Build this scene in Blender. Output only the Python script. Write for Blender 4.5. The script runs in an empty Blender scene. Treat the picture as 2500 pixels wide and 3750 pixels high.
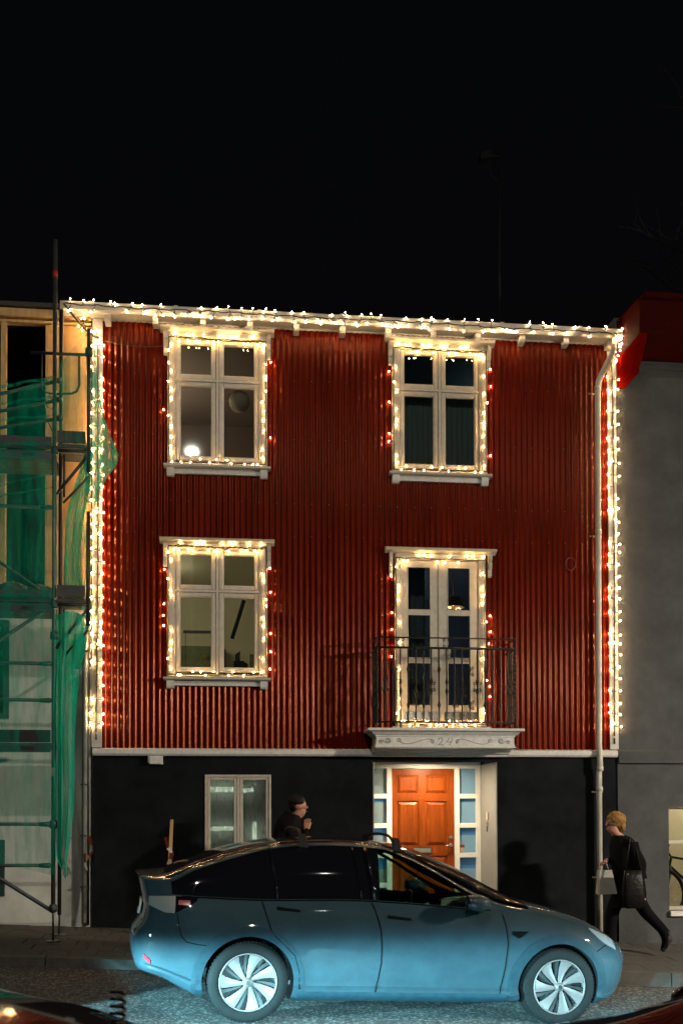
import bpy, bmesh, math, random
from mathutils import Vector, Matrix

random.seed(24)
PI = math.pi
R = math.radians
sc = bpy.context.scene

# ------------------------------------------------------------------ camera
cam_d = bpy.data.cameras.new('camera')
cam = bpy.data.objects.new('camera', cam_d)
sc.collection.objects.link(cam)
cam_d.sensor_fit = 'HORIZONTAL'
cam_d.sensor_width = 24.0
cam_d.lens = 35.0
cam_d.shift_y = 0.4048
cam_d.clip_start = 0.05
cam_d.clip_end = 2000
cam_d.dof.use_dof = True
cam_d.dof.focus_distance = 11.5
cam_d.dof.aperture_fstop = 2.8
_y, _p, _r = R(6.1826), R(1.1558), R(-0.1435)
_fw = Vector((math.sin(_y) * math.cos(_p), math.cos(_y) * math.cos(_p), math.sin(_p)))
_rt = Vector((math.cos(_y), -math.sin(_y), 0))
_up = _rt.cross(_fw)
_rt2 = _rt * math.cos(_r) + _up * math.sin(_r)
_up2 = _up * math.cos(_r) - _rt * math.sin(_r)
m = Matrix((_rt2, _up2, -_fw)).transposed().to_4x4()
m.translation = Vector((0, -13.0, 1.9))
cam.matrix_world = m
sc.camera = cam

# ------------------------------------------------------------------ night sky
world = bpy.data.worlds.new('World')
sc.world = world
world.use_nodes = True
wn = world.node_tree.nodes
sky = wn.new('ShaderNodeTexSky')
sky.sky_type = 'NISHITA'
sky.sun_disc = False
sky.sun_elevation = R(-4.0)
sky.sun_rotation = R(200)
wn['Background'].inputs['Strength'].default_value = 0.12
world.node_tree.links.new(sky.outputs[0], wn['Background'].inputs['Color'])
moon_d = bpy.data.lights.new('moonlight', 'SUN')
moon_d.energy = 0.004
moon_d.angle = R(0.5)
moon_d.color = (1, 0.96, 0.9)
moon = bpy.data.objects.new('moonlight', moon_d)
sc.collection.objects.link(moon)
moon.rotation_euler = (R(50), 0, R(20))

# lit headlamps of a vehicle standing across the street (below the frame): low beams with a cut-off, plus two added side beams
def beam(loc, aim_x, watts, size=64, hot=2.0):
    ld = bpy.data.lights.new('headlamp_beam', 'SPOT')
    ld.energy = watts
    ld.color = (0.34, 0.85, 1.0)
    ld.spot_size = R(size)
    ld.spot_blend = 0.2
    ld.shadow_soft_size = 0.05
    ld.use_nodes = True
    nt = ld.node_tree
    em = [n for n in nt.nodes if n.type == 'EMISSION'][0]
    tc = nt.nodes.new('ShaderNodeTexCoord')
    sp = nt.nodes.new('ShaderNodeSeparateXYZ')
    mr = nt.nodes.new('ShaderNodeMapRange')
    mr.interpolation_type = 'SMOOTHSTEP'
    mr.inputs['From Min'].default_value = 0.062
    mr.inputs['From Max'].default_value = -0.03
    mr.inputs['To Min'].default_value = 0.012
    mr.inputs['To Max'].default_value = 1.0
    nt.links.new(tc.outputs['Normal'], sp.inputs[0])
    nt.links.new(sp.outputs['Y'], mr.inputs['Value'])
    m2 = nt.nodes.new('ShaderNodeMapRange')          # hot spot on the road just ahead
    m2.inputs['From Min'].default_value = -0.08
    m2.inputs['From Max'].default_value = -0.22
    m2.inputs['To Min'].default_value = 1.0
    m2.inputs['To Max'].default_value = hot
    nt.links.new(sp.outputs['Y'], m2.inputs['Value'])
    mu = nt.nodes.new('ShaderNodeMath')
    mu.operation = 'MULTIPLY'
    nt.links.new(mr.outputs[0], mu.inputs[0])
    nt.links.new(m2.outputs[0], mu.inputs[1])
    nt.links.new(mu.outputs[0], em.inputs['Strength'])
    o = bpy.data.objects.new('headlamp_beam', ld)
    sc.collection.objects.link(o)
    o.location = loc
    o.rotation_euler = (R(90), 0, R(aim_x))
    return o
beam((0.30, -7.9, 0.58), -13, 2200, 58)
beam((0.80, -7.9, 0.56), -8, 2200, 60)
beam((-3.6, -6.3, 0.60), -62, 15000, 46, 0.06)  # unseen beam added from the left to brighten the tail bumper
beam((7.0, -6.2, 0.50), 64, 5000, 40, 0.06)  # unseen beam added from the right to brighten the nose

sc.view_settings.view_transform = 'Standard'
sc.view_settings.look = 'None'
sc.view_settings.exposure = 0.0
sc.view_settings.gamma = 1.0
sc.view_settings.use_curve_mapping = False
sc.render.engine = 'CYCLES'
cy = sc.cycles
cy.use_denoising = True
try:
    cy.denoiser = 'OPENIMAGEDENOISE'
except Exception:
    pass
cy.use_light_tree = True
cy.max_bounces = 8
cy.diffuse_bounces = 3
cy.glossy_bounces = 4
cy.transmission_bounces = 6
cy.transparent_max_bounces = 16
cy.sample_clamp_indirect = 4.0
cy.sample_clamp_direct = 0.0
cy.caustics_reflective = False
cy.caustics_refractive = False

# ------------------------------------------------------------------ helpers
COL = sc.collection

def link(o):
    COL.objects.link(o)
    return o

PINV = {}

def thing(name, label, cat, loc=(0, 0, 0), group=None):
    o = bpy.data.objects.new(name, None)
    o.empty_display_size = 0.2
    o.location = loc
    link(o)
    PINV[o.name] = Matrix.Translation(-Vector(loc))
    o['label'] = label
    o['category'] = cat
    if group:
        o['group'] = group
    return o

def tag(o, label, cat, group=None):
    o['label'] = label
    o['category'] = cat
    if group:
        o['group'] = group
    return o

def mesh_of(verts, faces, mats, smooth=False, name='m'):
    me = bpy.data.meshes.new(name)
    me.from_pydata([tuple(v) for v in verts], [], faces)
    if not isinstance(mats, (list, tuple)):
        mats = [mats]
    for mm in mats:
        me.materials.append(mm)
    if smooth:
        me.polygons.foreach_set('use_smooth', [True] * len(me.polygons))
    me.update()
    return me

def ob(name, me, parent=None):
    o = bpy.data.objects.new(name, me)
    link(o)
    if parent is not None:
        o.parent = parent
        o.matrix_parent_inverse = PINV.get(parent.name, Matrix.Identity(4))
        if parent.name not in PINV:
            PINV[parent.name] = Matrix.Identity(4)
    return o

class MB:
    """collects shapes into one mesh"""
    def __init__(s):
        s.v = []
        s.f = []
        s.sm = []
    def add(s, v, f, smooth=False):
        n = len(s.v)
        s.v += [tuple(p) for p in v]
        s.f += [tuple(i + n for i in q) for q in f]
        s.sm += [smooth] * len(f)
        return s
    def box(s, x0, x1, y0, y1, z0, z1, bev=0.0):
        if bev <= 0:
            v = [(x0, y0, z0), (x1, y0, z0), (x1, y1, z0), (x0, y1, z0), (x0, y0, z1), (x1, y0, z1), (x1, y1, z1), (x0, y1, z1)]
            f = [(0, 3, 2, 1), (4, 5, 6, 7), (0, 1, 5, 4), (1, 2, 6, 5), (2, 3, 7, 6), (3, 0, 4, 7)]
            return s.add(v, f)
        b = bev
        # chamfer on the front (y0) edges: frustum front
        v = [(x0, y0 + b, z0), (x1, y0 + b, z0), (x1, y1, z0), (x0, y1, z0), (x0, y0 + b, z1), (x1, y0 + b, z1), (x1, y1, z1), (x0, y1, z1),
             (x0 + b, y0, z0 + b), (x1 - b, y0, z0 + b), (x1 - b, y0, z1 - b), (x0 + b, y0, z1 - b)]
        f = [(0, 3, 2, 1), (4, 5, 6, 7), (1, 2, 6, 5), (2, 3, 7, 6), (3, 0, 4, 7), (0, 1, 9, 8), (1, 5, 10, 9), (5, 4, 11, 10), (4, 0, 8, 11), (8, 9, 10, 11)]
        return s.add(v, f)
    def hexa(s, v):
        return s.add(v, [(0, 3, 2, 1), (4, 5, 6, 7), (0, 1, 5, 4), (1, 2, 6, 5), (2, 3, 7, 6), (3, 0, 4, 7)])
    def tube(s, pts, r, n=8, cap=True, closed=False):
        pts = [Vector(p) for p in pts]
        m_ = len(pts)
        rs = r if isinstance(r, (list, tuple)) else [r] * m_
        v = []
        ref = None
        for i, p in enumerate(pts):
            if closed:
                t = pts[(i + 1) % m_] - pts[i - 1]
            else:
                t = pts[min(i + 1, m_ - 1)] - pts[max(i - 1, 0)]
            if t.length < 1e-9:
                t = Vector((0, 0, 1))
            t.normalize()
            if ref is None:
                ref = Vector((0, 0, 1)) if abs(t.z) < 0.9 else Vector((1, 0, 0))
            a = t.cross(ref)
            if a.length < 1e-6:
                a = t.orthogonal()
            a.normalize()
            b = t.cross(a).normalized()
            ref = -b if False else ref
            ref = (ref - t * ref.dot(t)).normalized()
            for k in range(n):
                an = 2 * PI * k / n
                v.append(p + (a * math.cos(an) + b * math.sin(an)) * rs[i])
        f = []
        seg = m_ if closed else m_ - 1
        for i in range(seg):
            j = (i + 1) % m_
            for k in range(n):
                k2 = (k + 1) % n
                f.append((i * n + k, i * n + k2, j * n + k2, j * n + k))
        s.add(v, f, True)
        if cap and not closed:
            base = len(s.v) - len(v)
            s.f.append(tuple(base + k for k in reversed(range(n))))
            s.f.append(tuple(base + (m_ - 1) * n + k for k in range(n)))
            s.sm += [False, False]
        return s
    def lathe(s, prof, c, axis, n=24, smooth=True):
        """prof: list of (radius, along axis)"""
        c = Vector(c)
        ax = Vector(axis).normalized()
        a = ax.orthogonal().normalized()
        b = ax.cross(a)
        v = []
        for (r, h) in prof:
            for k in range(n):
                an = 2 * PI * k / n
                v.append(c + ax * h + (a * math.cos(an) + b * math.sin(an)) * r)
        f = []
        for i in range(len(prof) - 1):
            for k in range(n):
                k2 = (k + 1) % n
                f.append((i * n + k, i * n + k2, (i + 1) * n + k2, (i + 1) * n + k))
        return s.add(v, f, smooth)
    def grid(s, P, smooth=True, flip=False):
        """P[i][j] points"""
        ni, nj = len(P), len(P[0])
        v = [q for row in P for q in row]
        f = []
        for i in range(ni - 1):
            for j in range(nj - 1):
                q = (i * nj + j, i * nj + j + 1, (i + 1) * nj + j + 1, (i + 1) * nj + j)
                f.append(tuple(reversed(q)) if flip else q)
        return s.add(v, f, smooth)
    def prism(s, poly, y0, y1):
        """poly of (x,z) extruded along y"""
        n = len(poly)
        v = [(x, y0, z) for x, z in poly] + [(x, y1, z) for x, z in poly]
        f = [tuple(range(n)), tuple(reversed(range(n, 2 * n)))]
        f += [(i, i + n, (i + 1) % n + n, (i + 1) % n) for i in range(n)]
        return s.add(v, f)
    def prism_x(s, poly, x0, x1):
        """poly of (y,z) extruded along x"""
        n = len(poly)
        v = [(x0, y, z) for y, z in poly] + [(x1, y, z) for y, z in poly]
        f = [tuple(reversed(range(n))), tuple(range(n, 2 * n))]
        f += [(i, (i + 1) % n, (i + 1) % n + n, i + n) for i in range(n)]
        return s.add(v, f)
    def ball(s, c, r, nu=14, nv=10, sx=1, sy=1, sz=1):
        c = Vector(c)
        P = []
        for i in range(nv + 1):
            th = PI * i / nv
            P.append([c + Vector((r * sx * math.sin(th) * math.cos(2 * PI * j / nu), r * sy * math.sin(th) * math.sin(2 * PI * j / nu), r * sz * math.cos(th))) for j in range(nu + 1)])
        return s.grid(P, True, True)
    def mesh(s, mat):
        me = mesh_of(s.v, s.f, mat)
        me.polygons.foreach_set('use_smooth', s.sm)
        sharp = getattr(s, 'sharp', None)
        bm = bmesh.new()
        bm.from_mesh(me)
        bmesh.ops.remove_doubles(bm, verts=bm.verts, dist=1e-5)
        bmesh.ops.recalc_face_normals(bm, faces=bm.faces)
        bm.to_mesh(me)
        bm.free()
        if sharp:
            me.set_sharp_from_angle(angle=R(sharp))
        return me
    def build(s, name, mat, parent=None):
        return ob(name, s.mesh(mat), parent)

def bxo(name, mat, parent, *a, bev=0.0):
    return MB().box(*a, bev=bev).build(name, mat, parent)

def lerp(a, b, t):
    return a + (b - a) * t

def interp(tab, x):
    """smooth (monotone cubic) interpolation of a table [(x,y),...]"""
    n = len(tab)
    if x <= tab[0][0]:
        return tab[0][1]
    if x >= tab[-1][0]:
        return tab[-1][1]
    for i in range(n - 1):
        if tab[i][0] <= x <= tab[i + 1][0]:
            break
    def sl(k):
        if k <= 0 or k >= n - 1:
            k0, k1 = max(k - 1, 0), min(k + 1, n - 1)
            return (tab[k1][1] - tab[k0][1]) / (tab[k1][0] - tab[k0][0])
        d0 = (tab[k][1] - tab[k - 1][1]) / (tab[k][0] - tab[k - 1][0])
        d1 = (tab[k + 1][1] - tab[k][1]) / (tab[k + 1][0] - tab[k][0])
        if d0 * d1 <= 0:
            return 0.0
        return 2 * d0 * d1 / (d0 + d1)
    h = tab[i + 1][0] - tab[i][0]
    t = (x - tab[i][0]) / h
    m0, m1 = sl(i) * h, sl(i + 1) * h
    return (2 * t ** 3 - 3 * t ** 2 + 1) * tab[i][1] + (t ** 3 - 2 * t ** 2 + t) * m0 + (-2 * t ** 3 + 3 * t ** 2) * tab[i + 1][1] + (t ** 3 - t ** 2) * m1

# ------------------------------------------------------------------ materials
def mat(name, col, rough=0.6, metal=0.0, spec=0.5, var=0.0, vscale=6.0, bump=0.0, bscale=40.0, coat=0.0, stretch=None, dirt=None, emit=None, estr=0.0):
    m_ = bpy.data.materials.new(name)
    m_.use_nodes = True
    nt = m_.node_tree
    b = nt.nodes['Principled BSDF']
    b.inputs['Base Color'].default_value = (*col, 1)
    b.inputs['Roughness'].default_value = rough
    b.inputs['Metallic'].default_value = metal
    b.inputs['Specular IOR Level'].default_value = spec
    b.inputs['Coat Weight'].default_value = coat
    if emit:
        b.inputs['Emission Color'].default_value = (*emit, 1)
        b.inputs['Emission Strength'].default_value = estr
    tc = nt.nodes.new('ShaderNodeTexCoord')
    src = tc.outputs['Object']
    if stretch:
        mp = nt.nodes.new('ShaderNodeMapping')
        mp.inputs['Scale'].default_value = stretch
        nt.links.new(src, mp.inputs[0])
        src = mp.outputs[0]
    if var > 0:
        nz = nt.nodes.new('ShaderNodeTexNoise')
        nz.inputs['Scale'].default_value = vscale
        nz.inputs['Detail'].default_value = 6
        nz.inputs['Roughness'].default_value = 0.65
        nt.links.new(src, nz.inputs['Vector'])
        cr = nt.nodes.new('ShaderNodeValToRGB')
        dk = dirt if dirt else tuple(c * (1 - var) for c in col)
        cr.color_ramp.elements[0].position = 0.32
        cr.color_ramp.elements[1].position = 0.68
        cr.color_ramp.elements[0].color = (*dk, 1)
        cr.color_ramp.elements[1].color = (*[min(1, c * (1 + var * 0.5)) for c in col], 1)
        nt.links.new(nz.outputs['Fac'], cr.inputs[0])
        nt.links.new(cr.outputs[0], b.inputs['Base Color'])
        rr = nt.nodes.new('ShaderNodeMapRange')
        rr.inputs['To Min'].default_value = max(0.03, rough - 0.06)
        rr.inputs['To Max'].default_value = min(1, rough + 0.06)
        nt.links.new(nz.outputs['Fac'], rr.inputs['Value'])
        nt.links.new(rr.outputs[0], b.inputs['Roughness'])
    if bump > 0:
        n2 = nt.nodes.new('ShaderNodeTexNoise')
        n2.inputs['Scale'].default_value = bscale
        n2.inputs['Detail'].default_value = 5
        nt.links.new(src, n2.inputs['Vector'])
        bp = nt.nodes.new('ShaderNodeBump')
        bp.inputs['Strength'].default_value = bump
        bp.inputs['Distance'].default_value = 0.01
        nt.links.new(n2.outputs['Fac'], bp.inputs['Height'])
        nt.links.new(bp.outputs[0], b.inputs['Normal'])
    return m_

def glass_mat(name, tint=(0.9, 0.95, 0.95), clear=0.85, rough=0.02):
    """thin pane: clear part passes through, the rest is a mirror-like fresnel reflection"""
    m_ = bpy.data.materials.new(name)
    m_.use_nodes = True
    nt = m_.node_tree
    for n in list(nt.nodes):
        if n.type != 'OUTPUT_MATERIAL':
            nt.nodes.remove(n)
    out = nt.nodes['Material Output']
    tr = nt.nodes.new('ShaderNodeBsdfTransparent')
    tr.inputs[0].default_value = (*[c * clear for c in tint], 1)
    gl = nt.nodes.new('ShaderNodeBsdfGlossy')
    gl.inputs['Roughness'].default_value = rough
    fr = nt.nodes.new('ShaderNodeFresnel')
    fr.inputs['IOR'].default_value = 1.6
    mx = nt.nodes.new('ShaderNodeMixShader')
    nt.links.new(fr.outputs[0], mx.inputs[0])
    nt.links.new(tr.outputs[0], mx.inputs[1])
    nt.links.new(gl.outputs[0], mx.inputs[2])
    nt.links.new(mx.outputs[0], out.inputs[0])
    return m_

def net_mat(name, col, opac):
    m_ = bpy.data.materials.new(name)
    m_.use_nodes = True
    nt = m_.node_tree
    for n in list(nt.nodes):
        if n.type != 'OUTPUT_MATERIAL':
            nt.nodes.remove(n)
    out = nt.nodes['Material Output']
    tr = nt.nodes.new('ShaderNodeBsdfTransparent')
    df = nt.nodes.new('ShaderNodeBsdfDiffuse')
    df.inputs[0].default_value = (*col, 1)
    tl = nt.nodes.new('ShaderNodeBsdfTranslucent')
    tl.inputs[0].default_value = (*col, 1)
    m1 = nt.nodes.new('ShaderNodeMixShader')
    m1.inputs[0].default_value = 0.45
    nt.links.new(df.outputs[0], m1.inputs[1])
    nt.links.new(tl.outputs[0], m1.inputs[2])
    tc = nt.nodes.new('ShaderNodeTexCoord')
    nz = nt.nodes.new('ShaderNodeTexNoise')
    nz.inputs['Scale'].default_value = 1.6
    nz.inputs['Detail'].default_value = 8
    mp_ = nt.nodes.new('ShaderNodeMapping')
    mp_.inputs['Scale'].default_value = (11, 3, 1.3)
    mp_.inputs['Rotation'].default_value = (0, 0.35, 0)
    mr = nt.nodes.new('ShaderNodeMapRange')
    mr.inputs['From Min'].default_value = 0.3
    mr.inputs['From Max'].default_value = 0.7
    mr.inputs['To Min'].default_value = opac - 0.20
    mr.inputs['To Max'].default_value = min(0.97, opac + 0.20)
    nt.links.new(tc.outputs['Object'], mp_.inputs[0])
    nt.links.new(mp_.outputs[0], nz.inputs['Vector'])
    nt.links.new(nz.outputs['Fac'], mr.inputs['Value'])
    m2 = nt.nodes.new('ShaderNodeMixShader')
    nt.links.new(mr.outputs[0], m2.inputs[0])
    nt.links.new(tr.outputs[0], m2.inputs[1])
    nt.links.new(m1.outputs[0], m2.inputs[2])
    nt.links.new(m2.outputs[0], out.inputs[0])
    return m_

def emit_mat(name, col, strength):
    m_ = bpy.data.materials.new(name)
    m_.use_nodes = True
    b = m_.node_tree.nodes['Principled BSDF']
    b.inputs['Base Color'].default_value = (*col, 1)
    b.inputs['Emission Color'].default_value = (*col, 1)
    b.inputs['Emission Strength'].default_value = strength
    return m_

M = {}
M['red_sheet'] = mat('red_sheet', (0.086, 0.0038, 0.0006), 0.24, var=0.4, vscale=3.0, spec=0.30, stretch=(1, 1, 0.25), dirt=(0.048, 0.0022, 0.0004))
M['red_sheet'].node_tree.nodes['Principled BSDF'].inputs['Specular Tint'].default_value = (1.0, 0.34, 0.18, 1)
M['white'] = mat('white_paint', (0.44, 0.42, 0.39), 0.45, var=0.12, vscale=9, bump=0.08, bscale=60)
M['trim'] = mat('cream_trim', (0.42, 0.385, 0.32), 0.42, var=0.16, vscale=12, bump=0.1, bscale=50)
M['frame_white'] = mat('door_frame_white', (0.76, 0.75, 0.70), 0.4)
M['stone'] = mat('pale_stone', (0.56, 0.54, 0.50), 0.7, var=0.18, vscale=14, bump=0.15, bscale=90)
M['carve'] = mat('carved_groove', (0.20, 0.19, 0.17), 0.9)
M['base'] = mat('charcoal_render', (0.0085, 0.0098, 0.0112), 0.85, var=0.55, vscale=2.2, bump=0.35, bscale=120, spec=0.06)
M['render_white'] = mat('white_render', (0.56, 0.565, 0.52), 0.9, var=0.22, vscale=2.2, bump=0.3, bscale=90, spec=0.2)
M['render_grey'] = mat('grey_render', (0.060, 0.063, 0.065), 0.9, var=0.30, vscale=2.0, bump=0.3, bscale=100, spec=0.2)
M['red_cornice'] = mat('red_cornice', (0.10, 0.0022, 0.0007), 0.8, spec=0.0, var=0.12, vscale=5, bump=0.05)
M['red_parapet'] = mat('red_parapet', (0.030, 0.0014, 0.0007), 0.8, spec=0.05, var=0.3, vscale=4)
M['roof'] = mat('dark_roof', (0.02, 0.02, 0.022), 0.6, var=0.2)
M['iron'] = mat('wrought_iron', (0.004, 0.004, 0.004), 0.45, spec=0.3, bump=0.3, bscale=200)
M['glass'] = glass_mat('window_glass', (0.9, 0.95, 0.93), 0.85)
M['black'] = mat('black_matte', (0.008, 0.008, 0.008), 0.8)
M['dark_wood'] = mat('dark_wood', (0.03, 0.02, 0.014), 0.7, var=0.3)
M['door'] = mat('varnished_teak', (0.24, 0.046, 0.0035), 0.36, spec=0.25, var=0.38, vscale=7, stretch=(5, 5, 0.35), coat=0.06)
M['steel'] = mat('brushed_steel', (0.6, 0.58, 0.54), 0.25, metal=1.0)
M['plaster'] = mat('porch_plaster', (0.24, 0.235, 0.22), 0.85, var=0.1, vscale=5, bump=0.2, bscale=100)
M['pipe'] = mat('downpipe_zinc', (0.46, 0.43, 0.37), 0.5, metal=0.0, var=0.3, vscale=5, stretch=(1, 1, 0.4))
M['galv'] = mat('galvanised_tube', (0.11, 0.125, 0.12), 0.42, metal=0.7, var=0.4, vscale=14)
M['galv_dark'] = mat('weathered_tube', (0.035, 0.045, 0.045), 0.5, metal=0.5, var=0.4, vscale=14)
M['plank'] = mat('scaffold_deck', (0.04, 0.045, 0.042), 0.7, var=0.4, vscale=6)
M['timber'] = mat('raw_timber', (0.50, 0.32, 0.13), 0.75, var=0.25, vscale=5, stretch=(4, 4, 0.5))
M['plywood'] = mat('plywood', (0.60, 0.33, 0.12), 0.75, var=0.18, vscale=6)
M['net'] = net_mat('green_net', (0.010, 0.40, 0.28), 0.30)
M['net_mid'] = net_mat('green_net_double', (0.010, 0.40, 0.28), 0.60)
M['net_thick'] = net_mat('green_net_folded', (0.010, 0.42, 0.29), 0.80)
M['cord'] = mat('light_cord', (0.008, 0.012, 0.008), 0.6)
M['bulb'] = emit_mat('warm_bulb', (1.0, 0.57, 0.20), 310.0)
M['bulb_cool'] = emit_mat('cool_white_bulb', (1.0, 0.64, 0.30), 360.0)
M['bulb_corner'] = emit_mat('corner_bulb', (1.0, 0.60, 0.25), 820.0)
M['lamp'] = emit_mat('street_lamp_lens', (1.0, 0.90, 0.76), 11000.0)
M['lamp2'] = emit_mat('street_lamp_lens_far', (1.0, 0.88, 0.70), 3000.0)
M['lamp3'] = emit_mat('added_lamp_lens_back', (1.0, 0.90, 0.74), 1800.0)
M['asphalt'] = mat('asphalt', (0.05, 0.05, 0.048), 0.8)
_nt = M['asphalt'].node_tree
_tc = _nt.nodes.new('ShaderNodeTexCoord')
_vo = _nt.nodes.new('ShaderNodeTexVoronoi')
_vo.inputs['Scale'].default_value = 52
_sp = _nt.nodes.new('ShaderNodeSeparateColor')
_cr = _nt.nodes.new('ShaderNodeValToRGB')
_cr.color_ramp.elements[0].color = (0.014, 0.014, 0.013, 1)
_cr.color_ramp.elements[0].position = 0.30
_cr.color_ramp.elements[1].color = (0.20, 0.195, 0.18, 1)
_e = _cr.color_ramp.elements.new(0.72)
_e.color = (0.050, 0.049, 0.046, 1)
_nz = _nt.nodes.new('ShaderNodeTexNoise')
_nz.inputs['Scale'].default_value = 1.1
_nz.inputs['Detail'].default_value = 5
_mr = _nt.nodes.new('ShaderNodeMapRange')
_mr.inputs['To Min'].default_value = 0.55
_mr.inputs['To Max'].default_value = 1.35
_mx = _nt.nodes.new('ShaderNodeMix')
_mx.data_type = 'RGBA'
_mx.blend_type = 'MULTIPLY'
_mx.inputs[0].default_value = 1.0
_bp = _nt.nodes.new('ShaderNodeBump')
_bp.inputs['Strength'].default_value = 0.8
_bp.inputs['Distance'].default_value = 0.006
_nt.links.new(_tc.outputs['Object'], _vo.inputs['Vector'])
_nt.links.new(_tc.outputs['Object'], _nz.inputs['Vector'])
_nt.links.new(_vo.outputs['Color'], _sp.inputs[0])
_nt.links.new(_sp.outputs[0], _cr.inputs[0])
_nt.links.new(_nz.outputs['Fac'], _mr.inputs['Value'])
_nt.links.new(_cr.outputs[0], _mx.inputs[6])
_nt.links.new(_mr.outputs[0], _mx.inputs[7])
_nt.links.new(_mx.outputs[2], _nt.nodes['Principled BSDF'].inputs['Base Color'])
_nt.links.new(_sp.outputs[1], _bp.inputs['Height'])
_nt.links.new(_bp.outputs[0], _nt.nodes['Principled BSDF'].inputs['Normal'])
M['paver'] = mat('concrete_paver', (0.045, 0.042, 0.036), 0.9, var=0.35, vscale=10, bump=0.3, bscale=80)
M['kerb'] = mat('kerb_stone', (0.06, 0.057, 0.05), 0.9, var=0.35, vscale=8, bump=0.3, bscale=60)
M['joint'] = mat('sand_joint', (0.015, 0.014, 0.012), 1.0)
# ------------------------------------------------------------------ ground
KY = -2.02                                    # kerb face
def road_z(x, y):
    return 0.150 - 0.052 * x + 0.0265 * y
def walk_z(x, y):
    return 0.320 - 0.0443 * x + 0.055 * y

def sheet(name, x0, x1, y0, y1, fz, m_, nx=2, ny=2, dz=0.0):
    P = [[(lerp(x0, x1, i / nx), lerp(y0, y1, j / ny), fz(lerp(x0, x1, i / nx), lerp(y0, y1, j / ny)) + dz) for j in range(ny + 1)] for i in range(nx + 1)]
    mb = MB().grid(P, False)
    return mb.build(name, m_)

g = sheet('ground', -400, 400, -400, 400, lambda x, y: -60.0 if abs(x) > 60 else -6.0, M['joint'], 40, 40)
g['kind'] = 'structure'
rd = sheet('road', -40, 40, -30, KY + 0.10, road_z, M['asphalt'], 8, 8)
rd['kind'] = 'structure'
wk = sheet('pavement', -40, 40, KY + 0.16, 1.2, walk_z, M['joint'], 8, 4, dz=-0.012)
wk['kind'] = 'structure'
# paving slabs, staggered rows
pw, pd = 0.30, 0.30
slab = MB().box(0, pw - 0.008, 0, pd - 0.008, -0.04, 0.0).mesh(M['paver'])
ang = math.atan(-0.0443)
row = 0
y = KY + 0.17
while y < -0.05:
    x = -3.6 + (0.15 if row % 2 else 0.0)
    while x < 6.6:
        if x < 0.2 or x > 2.6:                # the rest stands hidden behind the parked car
            o = ob('paving_slab', slab, wk)
            o.location = (x, y, walk_z(x, y) + random.uniform(-0.003, 0.003))
            o.rotation_euler = (math.atan(0.055) + random.uniform(-.006, .006), -ang + random.uniform(-.006, .006), 0)
        x += pw
    y += pd
    row += 1
# kerb stones
x = -4.0
while x < 7.0:
    L = 0.985
    v = []
    for (dx, dy, top) in ((0, 0, 0), (L, 0, 0), (L, 0.14, 0), (0, 0.14, 0)):
        v.append((x + dx, KY + dy, road_z(x + dx, KY) - 0.2))
    for (dx, dy) in ((0, 0.012), (L, 0.012), (L, 0.14), (0, 0.14)):
        v.append((x + dx, KY + dy, walk_z(x + dx, KY + dy) + 0.004))
    MB().hexa(v).build('kerb_stone', M['kerb'], wk)
    x += 1.0

# ------------------------------------------------------------------ the red house
HX0, HX1 = -1.80, 5.17
house = thing('red_house', 'red corrugated iron house with lit cream windows above a charcoal ground floor', 'house', (1.7, 2.0, 0.25))
XL, XR = -0.207, 2.735                        # window centres
ZU, ZLo = 6.35, 3.595                         # sill heights of the two storeys
openings = []                                 # (x0,x1,z0,z1) holes in the sheeting
for xc, z0 in ((XL, ZU), (XL, ZLo), (XR, ZU)):
    openings.append((xc - 0.60, xc + 0.60, z0 + 0.02, z0 + 1.70))
openings.append((XR - 0.57, XR + 0.57, 2.99, 5.22))

# corrugated sheets, 10 waves each, two courses
pitch = 0.0762
amp = 0.009
def sheet_mesh(x0, x1, z0, z1, yo):
    n = int(round((x1 - x0) / pitch * 10))
    mb = MB()
    for i in range(n):
        xa, xb = lerp(x0, x1, i / n), lerp(x0, x1, (i + 1) / n)
        xm = (xa + xb) / 2
        cuts = sorted([(max(z0, o[2]), min(z1, o[3])) for o in openings if o[0] < xm < o[1] and o[2] < z1 and o[3] > z0])
        segs, z = [], z0
        for a, b in cuts:
            if a > z:
                segs.append((z, a))
            z = max(z, b)
        if z < z1:
            segs.append((z, z1))
        ya = yo - amp * math.cos(2 * PI * (xa - HX0) / pitch)
        yb = yo - amp * math.cos(2 * PI * (xb - HX0) / pitch)
        for a, b in segs:
            mb.add([(xa, ya, a), (xb, yb, a), (xb, yb, b), (xa, ya, b)], [(0, 1, 2, 3)], True)
    return mb
sx = HX0 + 0.06
k = 0
while sx < HX1 - 0.06:
    ex = min(sx + 10 * pitch, HX1 - 0.06)
    for (a, b, off) in ((2.66, 5.44, 0.0), (5.40, 8.225, -0.003)):
        sheet_mesh(sx, ex, a, b, -0.012 + off + 0.0012 * (k % 2)).build('corrugated_sheet', M['red_sheet'], house)
    sx = ex
    k += 1
# screw heads
mb = MB()
for zz in (7.53, 6.75, 5.9, 5.47, 4.4, 3.4, 2.75):
    i = 0
    while HX0 + 0.06 + pitch * (0.0 + 3 * i) < HX1 - 0.1:
        x = HX0 + pitch * (1 + 3 * i)
        if not any(o[0] - .2 < x < o[1] + .2 and o[2] - .2 < zz < o[3] + .2 for o in openings):
            mb.lathe([(0.0, -0.006), (0.009, -0.004), (0.011, 0.0)], (x, -0.026, zz + 0.004 * math.sin(i)), (0, 1, 0), 6)
        i += 1
s = mb.build('roofing_screw', mat('screw_dark', (0.06, 0.008, 0.006), 0.5), house)
s['kind'] = 'stuff'

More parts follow.
